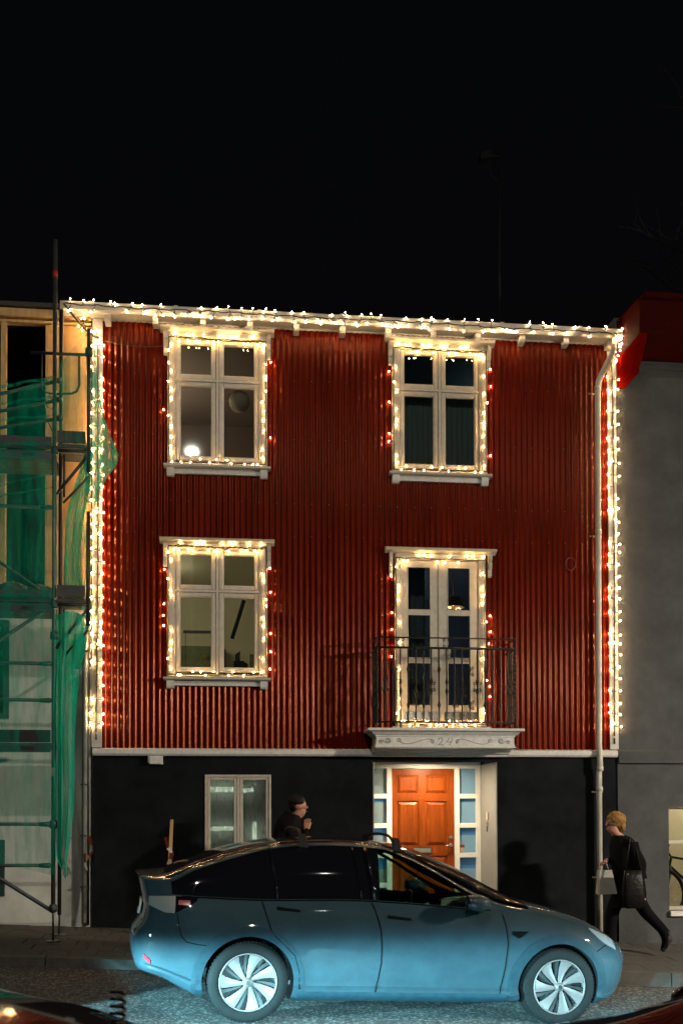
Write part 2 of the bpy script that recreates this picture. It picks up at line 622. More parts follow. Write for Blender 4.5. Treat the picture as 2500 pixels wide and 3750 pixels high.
# corner boards, belt course, dark basement
bxo('corner_board', M['white'], house, HX0, HX0 + 0.125, -0.045, 0.02, 2.685, 8.222)
bxo('corner_board', M['white'], house, HX1 - 0.115, HX1, -0.045, 0.02, 2.685, 8.222)
MB().prism_x([(0.05, 2.58), (-0.055, 2.58), (-0.075, 2.605), (-0.075, 2.66), (0.0, 2.682), (0.05, 2.682)], HX0 + 0.015, 1.797).build('belt_course', M['stone'], house)
MB().prism_x([(0.05, 2.58), (-0.055, 2.58), (-0.075, 2.605), (-0.075, 2.66), (0.0, 2.682), (0.05, 2.682)], 3.635, HX1 - 0.02).build('belt_course', M['stone'], house)
# basement wall pieces round the doorway and the window
DX0, DX1, DZ = 1.826, 3.502, 2.512
WX0, WX1, WZ0, WZ1 = -0.37, 0.488, 1.05, 2.34
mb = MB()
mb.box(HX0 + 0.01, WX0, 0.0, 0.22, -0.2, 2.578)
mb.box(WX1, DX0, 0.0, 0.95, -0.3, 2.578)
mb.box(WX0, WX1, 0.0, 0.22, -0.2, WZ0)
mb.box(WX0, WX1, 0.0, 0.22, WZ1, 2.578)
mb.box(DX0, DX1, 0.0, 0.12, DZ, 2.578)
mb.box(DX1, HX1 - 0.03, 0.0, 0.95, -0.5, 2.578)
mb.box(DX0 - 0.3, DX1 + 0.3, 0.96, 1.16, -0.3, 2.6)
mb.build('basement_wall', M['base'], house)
# gable side wall, back, so that the house is closed
mb = MB()
mb.box(HX0 + 0.03, HX1 - 0.03, 8.0, 8.1, -0.5, 8.2)
mb.box(HX0 + 0.03, HX0 + 0.05, 0.02, 8.0, -0.2, 8.2)
mb.box(HX1 - 0.05, HX1 - 0.03, 0.02, 8.0, -0.5, 8.2)
mb.build('side_wall', M['base'], house)

# eaves: gutter board, soffit, rafter tails, roof
EX0, EX1 = -2.180, 5.337
MB().prism_x([(-0.155, 8.222), (-0.192, 8.222), (-0.215, 8.245), (-0.218, 8.334), (-0.205, 8.347), (-0.155, 8.347)], EX0, EX1).build('gutter', M['white'], house)
bxo('soffit', M['white'], house, EX0 + 0.02, EX1 - 0.02, -0.153, 0.03, 8.226, 8.243)
bxo('frieze_board', M['white'], house, HX0 + 0.13, HX1 - 0.12, -0.03, 0.0, 8.205, 8.225)
for i in range(-3, 9):
    x = (0.21 + 0.595 * i) * 1.0165
    MB().prism_x([(-0.026, 8.224), (-0.15, 8.224), (-0.15, 8.165), (-0.135, 8.14), (-0.026, 8.125)], x - 0.036, x + 0.036).build('rafter_tail', M['white'], house)
for i in range(7):
    x = EX0 + 0.35 + i * 1.07
    MB().box(x, x + 0.05, -0.222, -0.154, 8.220, 8.351).build('gutter_bracket', M['white'], house)
mb = MB()
mb.hexa([(EX0, -0.15, 8.25), (EX1, -0.15, 8.25), (EX1, 4.0, 9.7), (EX0, 4.0, 9.7), (EX0, -0.15, 8.34), (EX1, -0.15, 8.34), (EX1, 4.0, 9.78), (EX0, 4.0, 9.78)])
mb.hexa([(EX0, 4.0, 9.7), (EX1, 4.0, 9.7), (EX1, 8.3, 8.2), (EX0, 8.3, 8.2), (EX0, 4.0, 9.78), (EX1, 4.0, 9.78), (EX1, 8.3, 8.27), (EX0, 8.3, 8.27)])
mb.build('roof', M['roof'], house)

# ------------------------------------------------------------------ windows
def ring(mb, x0, x1, z0, z1, w, y0, y1, wb=None, wt=None, bev=0.0):
    wb = wb or w
    wt = wt or w
    mb.box(x0, x0 + w, y0, y1, z0, z1, bev)
    mb.box(x1 - w, x1, y0, y1, z0, z1, bev)
    mb.box(x0 + w, x1 - w, y0 + 0.002, y1, z0, z0 + wb, bev)
    mb.box(x0 + w, x1 - w, y0 + 0.002, y1, z1 - wt, z1, bev)

def cornice(win, xc, z, w=0.738):
    """moulded head with a sloping lead top and two stepped brackets"""
    MB().prism_x([(0.0, z - 0.002), (-0.06, z), (-0.085, z + 0.018), (-0.13, z + 0.026), (-0.138, z + 0.05), (-0.13, z + 0.058), (0.0, z + 0.082)], xc - w, xc + w).build('window_head', M['trim'], win)
    for s in (-1, 1):
        x = xc + s * 0.668
        MB().prism_x([(0.0, z - 0.30), (-0.045, z - 0.30), (-0.06, z - 0.285), (-0.06, z - 0.20), (-0.075, z - 0.19), (-0.085, z - 0.12), (-0.07, z - 0.11), (-0.095, z - 0.06), (-0.105, z - 0.004), (0.0, z - 0.004)], x - 0.023, x + 0.023).build('head_bracket', M['trim'], win)

def make_window(xc, z0, name, lab):
    win = ob(name, MB().box(xc - 0.6, xc + 0.6, 0.055, 0.10, z0 + 0.03, z0 + 0.06).mesh(M['trim']), house)
    win['label'] = lab
    c = MB()
    ring(c, xc - 0.643, xc + 0.643, z0, z0 + 1.738, 0.092, -0.052, 0.0, wb=0.03, wt=0.065, bev=0.006)
    ring(c, xc - 0.62, xc + 0.62, z0 + 0.01, z0 + 1.735, 0.05, -0.064, -0.052, wb=0.012, wt=0.03, bev=0.004)
    c.build('casing', M['trim'], win)
    f = MB()
    ring(f, xc - 0.551, xc + 0.551, z0 + 0.03, z0 + 1.675, 0.012, -0.042, 0.06)
    f.box(xc - 0.016, xc + 0.016, -0.034, 0.06, z0 + 0.042, z0 + 1.663)
    f.box(xc - 0.539, xc - 0.016, -0.036, 0.06, z0 + 1.112, z0 + 1.142)
    f.box(xc + 0.016, xc + 0.539, -0.036, 0.06, z0 + 1.112, z0 + 1.142)
    f.build('frame', M['trim'], win)
    for s in (-1, 1):
        xa, xb = (xc - 0.537, xc - 0.020) if s < 0 else (xc + 0.020, xc + 0.537)
        for za, zb in ((z0 + 0.075, z0 + 1.108), (z0 + 1.146, z0 + 1.660)):
            q = MB()
            ring(q, xa, xb, za, zb, 0.056, -0.026, 0.03, bev=0.007)
            ring(q, xa + 0.052, xb - 0.052, za + 0.052, zb - 0.052, 0.012, -0.014, 0.02)
            q.build('sash', M['trim'], win)
            pn = MB().box(xa + 0.05, xb - 0.05, 0.004, 0.008, za + 0.05, zb - 0.05)
            pn.build('pane', M['glass'], win)
    for s in (-1, 1):
        for zz in (0.25, 0.9):
            MB().tube([(xc + s * 0.545, -0.046, z0 + zz), (xc + s * 0.545, -0.046, z0 + zz + 0.11)], 0.009, 6).build('hinge', M['trim'], win)
    cornice(win, xc, z0 + 1.738)
    MB().prism_x([(0.0, z0 - 0.04), (-0.12, z0 - 0.04), (-0.135, z0 - 0.03), (-0.135, z0 - 0.006), (-0.06, z0 + 0.002), (0.0, z0 + 0.004)], xc - 0.688, xc + 0.688).build('sill', M['trim'], win)
    bxo('apron', M['stone'], win, xc - 0.55, xc + 0.55, -0.060, 0.0, z0 - 0.108, z0 - 0.042)
    for s in (-1, 1):
        x = xc + s * 0.600
        MB().prism_x([(0, z0 - 0.145), (-0.075, z0 - 0.145), (-0.09, z0 - 0.12), (-0.10, z0 - 0.041), (0, z0 - 0.041)], x - 0.048, x + 0.048).build('sill_bracket', M['stone'], win)
    return win

w_ul = make_window(XL, ZU, 'window', 'upper left window with a round paper lantern dim behind the glass')
w_ll = make_window(XL, ZLo, 'window', 'lower left window onto a lit room')
w_ur = make_window(XR, ZU, 'window', 'upper right window with blinds drawn')

# french doors
fd = ob('french_doors', MB().box(XR - 0.6, XR + 0.6, 0.055, 0.09, 3.0, 3.03).mesh(M['trim']), house)
c = MB()
ring(c, XR - 0.615, XR + 0.615, 2.985, 5.28, 0.088, -0.052, 0.0, wb=0.03, wt=0.07, bev=0.006)
ring(c, XR - 0.60, XR + 0.60, 2.99, 5.275, 0.045, -0.064, -0.052, wb=0.01, wt=0.03, bev=0.004)
c.build('casing', M['trim'], fd)
f = MB()
ring(f, XR - 0.527, XR + 0.527, 3.015, 5.21, 0.014, -0.042, 0.06)
f.box(XR - 0.028, XR + 0.028, -0.040, 0.06, 3.03, 5.196)
f.build('frame', M['trim'], fd)
for s in (-1, 1):
    xa, xb = (XR - 0.511, XR - 0.030) if s < 0 else (XR + 0.030, XR + 0.511)
    pa, pb = (2.292, 2.602) if s < 0 else (2.828, 3.138)
    q = MB()
    q.box(xa, pa, -0.026, 0.03, 3.05, 5.19)
    q.box(pb, xb, -0.026, 0.03, 3.05, 5.19)
    for za, zb in ((3.05, 3.257), (3.829, 3.889), (4.468, 4.527), (5.104, 5.19)):
        q.box(pa, pb, -0.024, 0.03, za, zb)
    q.build('door_leaf', M['trim'], fd)
    for za, zb in ((3.257, 3.829), (3.889, 4.468), (4.527, 5.104)):
        q = MB()
        ring(q, pa - 0.004, pb + 0.004, za - 0.004, zb + 0.004, 0.013, -0.034, -0.0245, bev=0.003)
        q.build('glazing_bead', M['trim'], fd)
        MB().box(pa - 0.01, pb + 0.01, 0.004, 0.008, za - 0.01, zb + 0.01).build('pane', M['glass'], fd)
    bxo('kick_plate', M['steel'], fd, xa + 0.02, xb - 0.02, -0.031, -0.027, 3.06, 3.175)
bxo('door_latch', M['steel'], fd, XR + 0.075, XR + 0.13, -0.05, -0.03, 3.90, 4.03)
cornice(fd, XR, 5.282, 0.745)
MB().prism_x([(0.0, 2.945), (-0.10, 2.945), (-0.10, 2.975), (0.0, 2.983)], XR - 0.66, XR + 0.66).build('threshold', M['white'], fd)

# balcony plinth with carved number
pl = ob('balcony_plinth', MB().box(1.80, 3.63, -0.40, 0.0, 2.70, 2.72).mesh(M['stone']), house)
def band(mb, rings, x0, x1):
    """rings of (overhang, z): front and two returns, overhang measured out from the wall"""
    P = []
    for (ox, oy, z) in rings:
        P.append([(x0 - ox, 0.0, z), (x0 - ox, -oy, z), (x1 + ox, -oy, z), (x1 + ox, 0.0, z)])
    for i in range(len(P) - 1):
        v = P[i] + P[i + 1]
        mb.add(v, [(0, 1, 5, 4), (1, 2, 6, 5), (2, 3, 7, 6)])
    mb.add(P[0], [(0, 3, 2, 1)])
    mb.add(P[-1], [(0, 1, 2, 3)])
mb = MB()
band(mb, [(0.0, .40, 2.665), (0.0, .40, 2.668), (0.02, .425, 2.676), (0.02, .425, 2.69), (0.0, .405, 2.697), (0.0, .405, 2.812), (0.012, .415, 2.82), (0.012, .415, 2.835), (0.035, .43, 2.842), (0.06, .45, 2.865), (0.065, .455, 2.875), (0.11, .49, 2.888), (0.115, .50, 2.892), (0.115, .50, 2.918), (0.10, .49, 2.923)], 1.815, 3.62)
mb.build('cornice_block', M['stone'], pl)
mb = MB()
band(mb, [(0.0, .08, 2.575), (0.0, .10, 2.58), (0.0, .10, 2.60), (0.0, .125, 2.606), (0.0, .14, 2.62), (0.0, .14, 2.632), (0.0, .20, 2.645), (0.0, .22, 2.663)], 1.799, 3.632)
mb.build('lower_moulding', M['stone'], pl)
def spiral(cx, cz, r0, r1, a0, turns, n=26):
    return [(cx + lerp(r0, r1, i / n) * math.cos(a0 + turns * 2 * PI * i / n), cz + lerp(r0, r1, i / n) * math.sin(a0 + turns * 2 * PI * i / n)) for i in range(n + 1)]
YF = -0.4055
def stroke(mb, pts, r=0.005):
    mb.tube([(x, YF, z) for x, z in pts], r, 6)
# numerals 2 and 4, italic
mb = MB()
cx, cz = 2.655, 2.757
two = [(-.035, .018), (-.030, .036), (-.012, .046), (.010, .043), (.022, .028), (.018, .008), (.0, -.014), (-.022, -.034), (-.042, -.046), (-.020, -.040), (.0, -.044), (.020, -.047), (.036, -.036)]
stroke(mb, [(cx + x, cz + z) for x, z in two], 0.0055)
cx = 2.755
stroke(mb, [(cx + x, cz + z) for x, z in [(.012, .046), (-.012, .012), (-.038, -.010), (-.010, -.008), (.012, -.006), (.034, -.004)]], 0.0055)
stroke(mb, [(cx + x, cz + z) for x, z in [(.050, .044), (.042, .010), (.024, -.028), (.008, -.048)]], 0.0055)
mb.build('carved_number', M['carve'], pl)
for s in (-1, 1):
    mb = MB()
    c0 = 2.705
    def S(p):
        return [(c0 + s * (x), z) for x, z in p]
    # S-scroll near the end
    stroke(mb, S(spiral(0.74, 2.766, 0.010, 0.034, 0, 1.6)))
    stroke(mb, S([(0.70, 2.762), (0.725, 2.735), (0.76, 2.733), (0.79, 2.752), (0.81, 2.775)]))
    stroke(mb, S(spiral(0.835, 2.748, 0.008, 0.026, PI, -1.5)))
    # long wave with a curl at each end
    stroke(mb, S(spiral(0.60, 2.768, 0.008, 0.030, PI / 2, 1.4)))
    stroke(mb, S([(0.575, 2.75), (0.54, 2.728), (0.48, 2.724), (0.40, 2.738), (0.32, 2.765), (0.25, 2.785), (0.20, 2.79), (0.165, 2.78)]))
    stroke(mb, S(spiral(0.168, 2.757, 0.008, 0.028, PI / 2, 1.5)), 0.0055)
    mb.build('carved_scroll', M['carve'], pl)

# balcony railing
rail = ob('balcony_railing', MB().tube([(1.82, -0.02, 3.002), (1.82, -0.455, 3.002), (3.625, -0.455, 3.002), (3.625, -0.02, 3.002)], 0.013, 6).mesh(M['iron']), house)
def uframe(name, z, r, n=6):
    MB().tube([(1.82, -0.02, z), (1.82, -0.455, z), (3.625, -0.455, z), (3.625, -0.02, z)], r, n).build(name, M['iron'], rail)
uframe('hand_rail', 4.086, 0.010)
uframe('top_rail', 3.955, 0.016)
def baluster(x, y, kind):
    mb = MB()
    z0, z1 = 2.995, 3.957
    if kind == 2:
        z0 = 2.925
    prof = []
    n = 60
    for i in range(n + 1):
        z = lerp(z0, z1, i / n)
        r = 0.0095
        for kz in ((3.22, 3.68) if kind == 0 else (3.40, 3.52)):
            r += 0.012 * math.exp(-((z - kz) / 0.030) ** 2)
        r += 0.0012 * math.sin(z * 160)
        prof.append((r, z))
    mb.lathe(prof, (x, y, 0), (0, 0, 1), 6)
    mb.build('baluster', M['iron'], rail)
nb = 19
for i in range(nb):
    x = lerp(1.82, 3.625, i / (nb - 1))
    baluster(x, -0.455, 2 if i in (3, 9) else (i % 2 if i not in (0, nb - 1) else 0))
for s in (1.82, 3.625):
    for j in range(1, 5):
        baluster(s, -0.455 + 0.088 * j, j % 2)
    for z in (3.02, 3.94):
        pass
for i in range(4):                            # corner posts, twisted
    pass
for x in (1.82, 3.625):
    mb = MB()
    for h in (0, 1):
        mb.tube([(x + 0.012 * math.cos(t * 0.9 + h * PI), -0.455 + 0.012 * math.sin(t * 0.9 + h * PI), 2.93 + t * 0.0165) for t in range(71)], 0.008, 5)
    mb.build('twisted_post', M['iron'], rail)
def cscroll(x, z, s, r=0.026):
    """a C scroll in the railing plane, open to side s"""
    mb = MB()
    pts = []
    a = spiral(0.0, 0.042, 0.007, r, 0.3, 1.15, 18)
    for px, pz in a:
        pts.append((px, pz))
    b = spiral(0.0, -0.042, 0.007, r, -0.3, -1.15, 18)
    full = [(x + s * px, -0.455, z + pz) for px, pz in pts] + [(x + s * px, -0.455, z + pz) for px, pz in reversed(b)]
    mb.tube(full, 0.0045, 5)
    mb.build('scroll', M['iron'], rail)
step = (3.625 - 1.82) / (nb - 1)
for i in (3, 9, 15):
    xx = 1.82 + step * i
    cscroll(xx - 0.030, 4.02, -1, 0.024)
    cscroll(xx + 0.030, 4.02, 1, 0.024)
for i, z in ((1, 3.46), (4, 3.62), (6, 3.42), (7, 3.46), (10, 3.62), (11, 3.40), (12, 3.66), (12, 3.22), (13, 3.46), (16, 3.44), (5, 3.28), (10, 3.26)):
    xx = 1.82 + step * i
    cscroll(xx + 0.030, z, 1)
    if i % 2:
        cscroll(xx - 0.030, z, -1)

# ------------------------------------------------------------------ front door in its lit porch
YD = 0.90
porch = ob('porch', MB().box(DX0 + 0.002, DX1 - 0.002, 0.02, YD + 0.05, -0.05, 0.33).mesh(M['stone']), house)
bxo('reveal', M['plaster'], porch, DX1 - 0.014, DX1 - 0.002, 0.004, YD + 0.05, 0.33, DZ - 0.002)
bxo('reveal', M['plaster'], porch, DX0 + 0.002, DX0 + 0.014, 0.004, YD + 0.05, 0.33, DZ - 0.002)
bxo('ceiling', M['plaster'], porch, DX0 + 0.0, DX1 - 0.0, 0.122, 0.958, 2.562, 2.576)
lampm = emit_mat('porch_lamp_lens', (1.0, 0.81, 0.54), 1500.0)
pl_ = MB().lathe([(0.0, 0.0), (0.055, 0.0), (0.06, 0.012)], (2.70, 0.36, 2.546), (0, 0, 1), 20).build('downlight', lampm, porch)
MB().lathe([(0.06, -0.003), (0.085, -0.003), (0.085, 0.014)], (2.70, 0.36, 2.546), (0, 0, 1), 20).build('downlight_ring', M['steel'], porch)
# frame
fw0, fw1 = 1.842, 3.490
ZF = 2.560
dframe = MB()
dframe.box(fw0, fw1, YD - 0.03, YD + 0.05, 2.458, ZF)
for xa, xb in ((fw0, 1.906), (2.146, 2.216), (3.116, 3.186), (3.428, fw1)):
    dframe.box(xa, xb, YD - 0.03, YD + 0.05, 0.33, 2.458)
rows = [(2.100, 2.458), (1.685, 2.036), (1.262, 1.619), (0.846, 1.196), (0.43, 0.78)]
for xa, xb in ((1.906, 2.146), (3.186, 3.428)):
    for i, (za, zb) in enumerate(rows):
        zlo = rows[i + 1][1] if i + 1 < len(rows) else 0.33
        dframe.box(xa, xb, YD - 0.028, YD + 0.05, zlo, za)
dframe.build('door_frame', M['frame_white'], porch)
M['frost'] = mat('frosted_pane', (0.17, 0.32, 0.47), 0.25, var=0.06, vscale=2)
M['frost_left'] = mat('frosted_pane_grey', (0.19, 0.26, 0.27), 0.25, var=0.06, vscale=2)
M['clear_blue'] = mat('clear_strip', (0.05, 0.19, 0.42), 0.12)
for side, (xa, xb) in enumerate(((1.906, 2.146), (3.186, 3.428))):
    for i, (za, zb) in enumerate(rows):
        mm = M['frost_left'] if side == 0 else M['frost']
        h = (0.0, 0.055, 0.11, 0.16, 0.2)[i]
        p_ = MB().box(xa, xb, YD + 0.012, YD + 0.02, za, zb - h).build('sidelight_pane', mm, porch)
        if h:
            MB().box(xa, xb, YD + 0.014, YD + 0.022, zb - h, zb).build('clear_strip', M['clear_blue'], porch)
sk = MB().box(3.195, 3.262, YD + 0.004, YD + 0.008, 1.27, 1.375).build('sticker', mat('sticker_cream', (0.5, 0.42, 0.25), 0.6), porch)
MB().box(3.195, 3.262, YD + 0.0, YD + 0.0035, 1.335, 1.375).build('sticker_band', mat('sticker_red', (0.25, 0.03, 0.02), 0.6), porch)
# the door leaf with six raised panels
door = ob('front_door', MB().box(2.22, 3.112, YD + 0.002, YD + 0.035, 0.345, 2.452).mesh(M['door']), porch) if False else None
door = ob('front_door', MB().box(2.22, 3.112, YD + 0.012, YD + 0.04, 0.345, 2.452).mesh(M['door']), house)
mb = MB()
xs = [2.22, 2.290, 2.603, 2.700, 3.012, 3.112]
for xa, xb in ((xs[0], xs[1]), (xs[2], xs[3]), (xs[4], xs[5])):
    mb.box(xa, xb, YD - 0.012, YD + 0.012, 0.345, 2.452)
prow = [(2.100, 2.372), (1.366, 1.998), (0.56, 1.225)]
edges = [2.452] + [v for r_ in prow for v in (r_[1], r_[0])] + [0.345]
for xa, xb in ((xs[1], xs[2]), (xs[3], xs[4])):
    for i in range(0, len(edges), 2):
        mb.box(xa, xb, YD - 0.0115, YD + 0.012, edges[i + 1], edges[i])
mb.build('stiles_and_rails', M['door'], door)
for xa, xb in ((xs[1], xs[2]), (xs[3], xs[4])):
    for za, zb in prow:
        a, b_ = 0.012, 0.05
        v = [(xa + a, YD + 0.011, za + a), (xb - a, YD + 0.011, za + a), (xb - a, YD + 0.011, zb - a), (xa + a, YD + 0.011, zb - a),
             (xa + b_, YD - 0.008, za + b_), (xb - b_, YD - 0.008, za + b_), (xb - b_, YD - 0.008, zb - b_), (xa + b_, YD - 0.008, zb - b_)]
        MB().add(v, [(0, 1, 5, 4), (1, 2, 6, 5), (2, 3, 7, 6), (3, 0, 4, 7), (4, 5, 6, 7)]).build('door_panel', M['door'], door)
mb = MB().lathe([(0, -0.014), (0.020, -0.014), (0.028, -0.006), (0.030, 0.0)], (3.058, YD - 0.013, 1.478), (0, 1, 0), 16)
mb.build('lock', M['steel'], door)
mb = MB().lathe([(0, -0.012), (0.022, -0.012), (0.026, 0.0)], (3.06, YD - 0.013, 1.370), (0, 1, 0), 16)
mb.tube([(3.06, YD - 0.02, 1.37), (3.06, YD - 0.055, 1.37), (3.04, YD - 0.06, 1.37), (2.975, YD - 0.06, 1.366)], 0.010, 8)
mb.build('handle', M['steel'], door)
MB().box(2.513, 2.787, YD - 0.022, YD - 0.0125, 1.258, 1.342).build('letter_slot', M['steel'], door)
MB().box(2.528, 2.772, YD - 0.026, YD - 0.0225, 1.272, 1.328).build('slot_flap', mat('slot_flap', (0.30, 0.36, 0.32), 0.3, metal=0.5), door)
# bell and key box on the right reveal
bell = MB().box(DX1 - 0.030, DX1 - 0.0145, 0.40, 0.50, 1.735, 1.835).build('door_bell', mat('bell_ivory', (0.5, 0.42, 0.28), 0.5), porch)
MB().box(DX1 - 0.034, DX1 - 0.0145, 0.42, 0.46, 1.64, 1.705).build('key_box', M['steel'], porch)
MB().tube([(DX1 - 0.026, 0.45, 1.64), (DX1 - 0.026, 0.45, 1.57)], 0.007, 6).build('key', M['black'], porch)

# basement window
bw = ob('basement_window', MB().box(WX0, WX1, 0.06, 0.10, WZ0 + 0.001, WZ0 + 0.03).mesh(M['trim']), house)
f = MB()
ring(f, WX0 + 0.002, WX1 - 0.002, WZ0 + 0.031, WZ1 - 0.002, 0.028, -0.016, 0.10)
f.box(0.045, 0.078, -0.010, 0.10, WZ0 + 0.06, WZ1 - 0.03)
f.build('frame', M['trim'], bw)
M['frosted_clear'] = None
fm = bpy.data.materials.new('etched_glass')
fm.use_nodes = True
nt = fm.node_tree
for n in list(nt.nodes):
    if n.type != 'OUTPUT_MATERIAL':
        nt.nodes.remove(n)
tl = nt.nodes.new('ShaderNodeBsdfTranslucent')
tl.inputs[0].default_value = (0.66, 0.70, 0.62, 1)
tr = nt.nodes.new('ShaderNodeBsdfTransparent')
tr.inputs[0].default_value = (0.8, 0.85, 0.78, 1)
gl = nt.nodes.new('ShaderNodeBsdfGlossy')
gl.inputs['Roughness'].default_value = 0.08
mx = nt.nodes.new('ShaderNodeMixShader')
tc = nt.nodes.new('ShaderNodeTexCoord')
mp = nt.nodes.new('ShaderNodeMapping')
mp.inputs['Scale'].default_value = (14, 1, 2.5)
nz = nt.nodes.new('ShaderNodeTexNoise')
nz.inputs['Scale'].default_value = 2.2
nz.inputs['Detail'].default_value = 8
nz.inputs['Roughness'].default_value = 0.75
mr = nt.nodes.new('ShaderNodeMapRange')
mr.inputs['From Min'].default_value = 0.35
mr.inputs['From Max'].default_value = 0.65
mr.inputs['To Min'].default_value = 0.35
mr.inputs['To Max'].default_value = 0.95
nt.links.new(tc.outputs['Object'], mp.inputs[0])
nt.links.new(mp.outputs[0], nz.inputs['Vector'])
nt.links.new(nz.outputs['Fac'], mr.inputs['Value'])
nt.links.new(mr.outputs[0], mx.inputs[0])
nt.links.new(tr.outputs[0], mx.inputs[1])
nt.links.new(tl.outputs[0], mx.inputs[2])
m3 = nt.nodes.new('ShaderNodeMixShader')
fr = nt.nodes.new('ShaderNodeFresnel')
fr.inputs[0].default_value = 1.5
nt.links.new(fr.outputs[0], m3.inputs[0])
nt.links.new(mx.outputs[0], m3.inputs[1])
nt.links.new(gl.outputs[0], m3.inputs[2])
nt.links.new(m3.outputs[0], nt.nodes['Material Output'].inputs[0])
for xa, xb in ((WX0 + 0.03, 0.045), (0.078, WX1 - 0.03)):
    q = MB()
    ring(q, xa + 0.002, xb - 0.002, WZ0 + 0.062, WZ1 - 0.032, 0.040, -0.004, 0.05, bev=0.006)
    q.build('sash', M['trim'], bw)
    MB().box(xa + 0.038, xb - 0.038, 0.012, 0.016, WZ0 + 0.10, WZ1 - 0.07).build('pane', fm, bw)
tube_m = emit_mat('glow_tube', (0.92, 1.0, 0.90), 3.0)
rm = MB()
rm.box(WX0 - 0.3, WX1 + 0.3, 1.3, 1.32, 0.4, 2.57)
rm.box(WX0 - 0.3, WX1 + 0.3, 0.221, 1.3, 0.4, 0.42)
rm.box(WX0 - 0.3, WX1 + 0.3, 0.221, 1.3, 2.55, 2.57)
rm.box(WX0 - 0.32, WX0 - 0.3, 0.221, 1.32, 0.4, 2.57)
rm.box(WX1 + 0.3, WX1 + 0.32, 0.221, 1.32, 0.4, 2.57)
rm.build('room_lining', mat('basement_room', (0.30, 0.30, 0.24), 0.9, var=0.2), bw)
for (a, b, r_) in (((-0.33, 0.19, 2.15), (0.03, 0.19, 2.15), 0.034), ((-0.33, 0.19, 1.63), (0.03, 0.19, 1.64), 0.028), ((0.27, 0.19, 1.2), (0.275, 0.19, 1.72), 0.028), ((0.10, 0.21, 2.13), (0.26, 0.21, 2.15), 0.028), ((0.283, 0.16, 2.2), (0.283, 0.16, 2.245), 0.012)):
    MB().tube([a, b], r_, 8).build('lamp_tube', tube_m, bw)  # tubes added behind the panes to make their glowing bands
bxo('shelf', M['dark_wood'], bw, -0.34, 0.03, 0.2, 0.36, 1.72, 1.98)

# vent box under the belt course, little ring on the wall
vb = ob('vent_box', MB().box(-1.074, -0.905, -0.075, 0.0, 2.472, 2.577, bev=0.008).mesh(M['stone']), house)
MB().box(-1.09, -1.075, -0.05, 0.0, 2.49, 2.577).build('vent_flange', M['stone'], vb)
mb = MB().tube([(4.513 + 0.068 * math.cos(t * PI / 10), -0.06, 5.185 + 0.085 * math.sin(t * PI / 10)) for t in range(20)], 0.008, 5, closed=True)
mb.tube([(4.45, -0.02, 5.185), (4.45, -0.06, 5.185)], 0.008, 5)
mb.build('wall_ring', mat('red_iron', (0.10, 0.008, 0.006), 0.5), house)

# down pipe with its swan neck
dp = ob('downpipe', MB().tube([(5.085, -0.185, 8.225), (5.085, -0.185, 8.09), (5.07, -0.18, 8.02), (4.945, -0.12, 7.76), (4.908, -0.10, 7.67), (4.898, -0.09, 7.56), (4.878, -0.09, 2.75), (4.878, -0.12, 2.62), (4.878, -0.12, 2.45), (4.874, -0.09, 2.36), (4.872, -0.09, 0.15)], 0.039, 14, cap=True).mesh(M['pipe']), house)
for z in (7.57, 5.62, 2.42, 2.15, 1.0):
    MB().lathe([(0.040, -0.03), (0.045, -0.028), (0.045, 0.028), (0.040, 0.03)], (lerp(4.873, 4.898, (z - .2) / 7.3), -0.09 if z != 2.42 else -0.115, z), (0, 0, 1), 14).build('pipe_collar', M['pipe'], dp)
    if z != 2.42:
        MB().box(4.80, 4.95, -0.02, 0.0, z - 0.05, z - 0.03).build('pipe_strap', M['pipe'], dp)
# ------------------------------------------------------------------ rooms behind the windows
def room(part, x0, x1, z0, z1, op, wallm, depth=3.2, y0=0.065):
    r = MB()
    d = depth
    t = 0.02
    r.box(x0, x1, d, d + t, z0, z1)
    r.box(x0 - t, x0, y0, d + t, z0, z1)
    r.box(x1, x1 + t, y0, d + t, z0, z1)
    r.box(x0 - t, x1 + t, y0, d + t, z0 - t, z0)
    r.box(x0 - t, x1 + t, y0, d + t, z1, z1 + t)
    a, b, c_, e = op
    r.box(x0, a, y0 + .001, y0 + t, z0, z1)
    r.box(b, x1, y0 + .001, y0 + t, z0, z1)
    r.box(a, b, y0 + .001, y0 + t, z0, c_)
    r.box(a, b, y0 + .001, y0 + t, e, z1)
    return r.build('room_lining', wallm, part)
opU = lambda xc, z0: (xc - 0.545, xc + 0.545, z0 + 0.045, z0 + 1.66)
room(w_ul, -1.6, 1.2, 5.75, 8.05 + .08, opU(XL, ZU), mat('room_brown', (0.22, 0.17, 0.13), 0.9))
room(w_ur, 1.3, 4.2, 5.75, 8.05 + .08, opU(XR, ZU), mat('room_teal', (0.10, 0.13, 0.13), 0.9))
room(w_ll, -1.6, 1.2, 2.9, 5.35, opU(XL, ZLo), mat('room_cream', (0.52, 0.48, 0.37), 0.9))
room(fd, 1.3, 4.2, 2.9, 5.35, (XR - 0.51, XR + 0.51, 3.03, 5.19), mat('room_blue', (0.10, 0.12, 0.16), 0.9))
def ceiling_lamp(part, x, y, z, r, col, s):
    MB().ball((x, y, z), r, 12, 8, sz=0.5).build('ceiling_lamp', emit_mat('unseen_lamp_glow', col, s), part)
ceiling_lamp(w_ul, -1.35, 1.6, 7.1, 0.07, (1, 0.80, 0.62), 420)  # added out of sight beside the window to brighten its dim panes
ceiling_lamp(w_ur, 3.9, 1.6, 8.05, 0.06, (0.7, 0.95, 1), 170)  # added out of sight to lift the dark upper right panes
ceiling_lamp(w_ll, -1.2, 1.2, 5.25, 0.09, (1, 0.84, 0.55), 290)
ceiling_lamp(fd, 1.6, 1.9, 4.4, 0.06, (0.85, 0.92, 1), 380)  # extra unseen lamp added to lift the dark french door panes
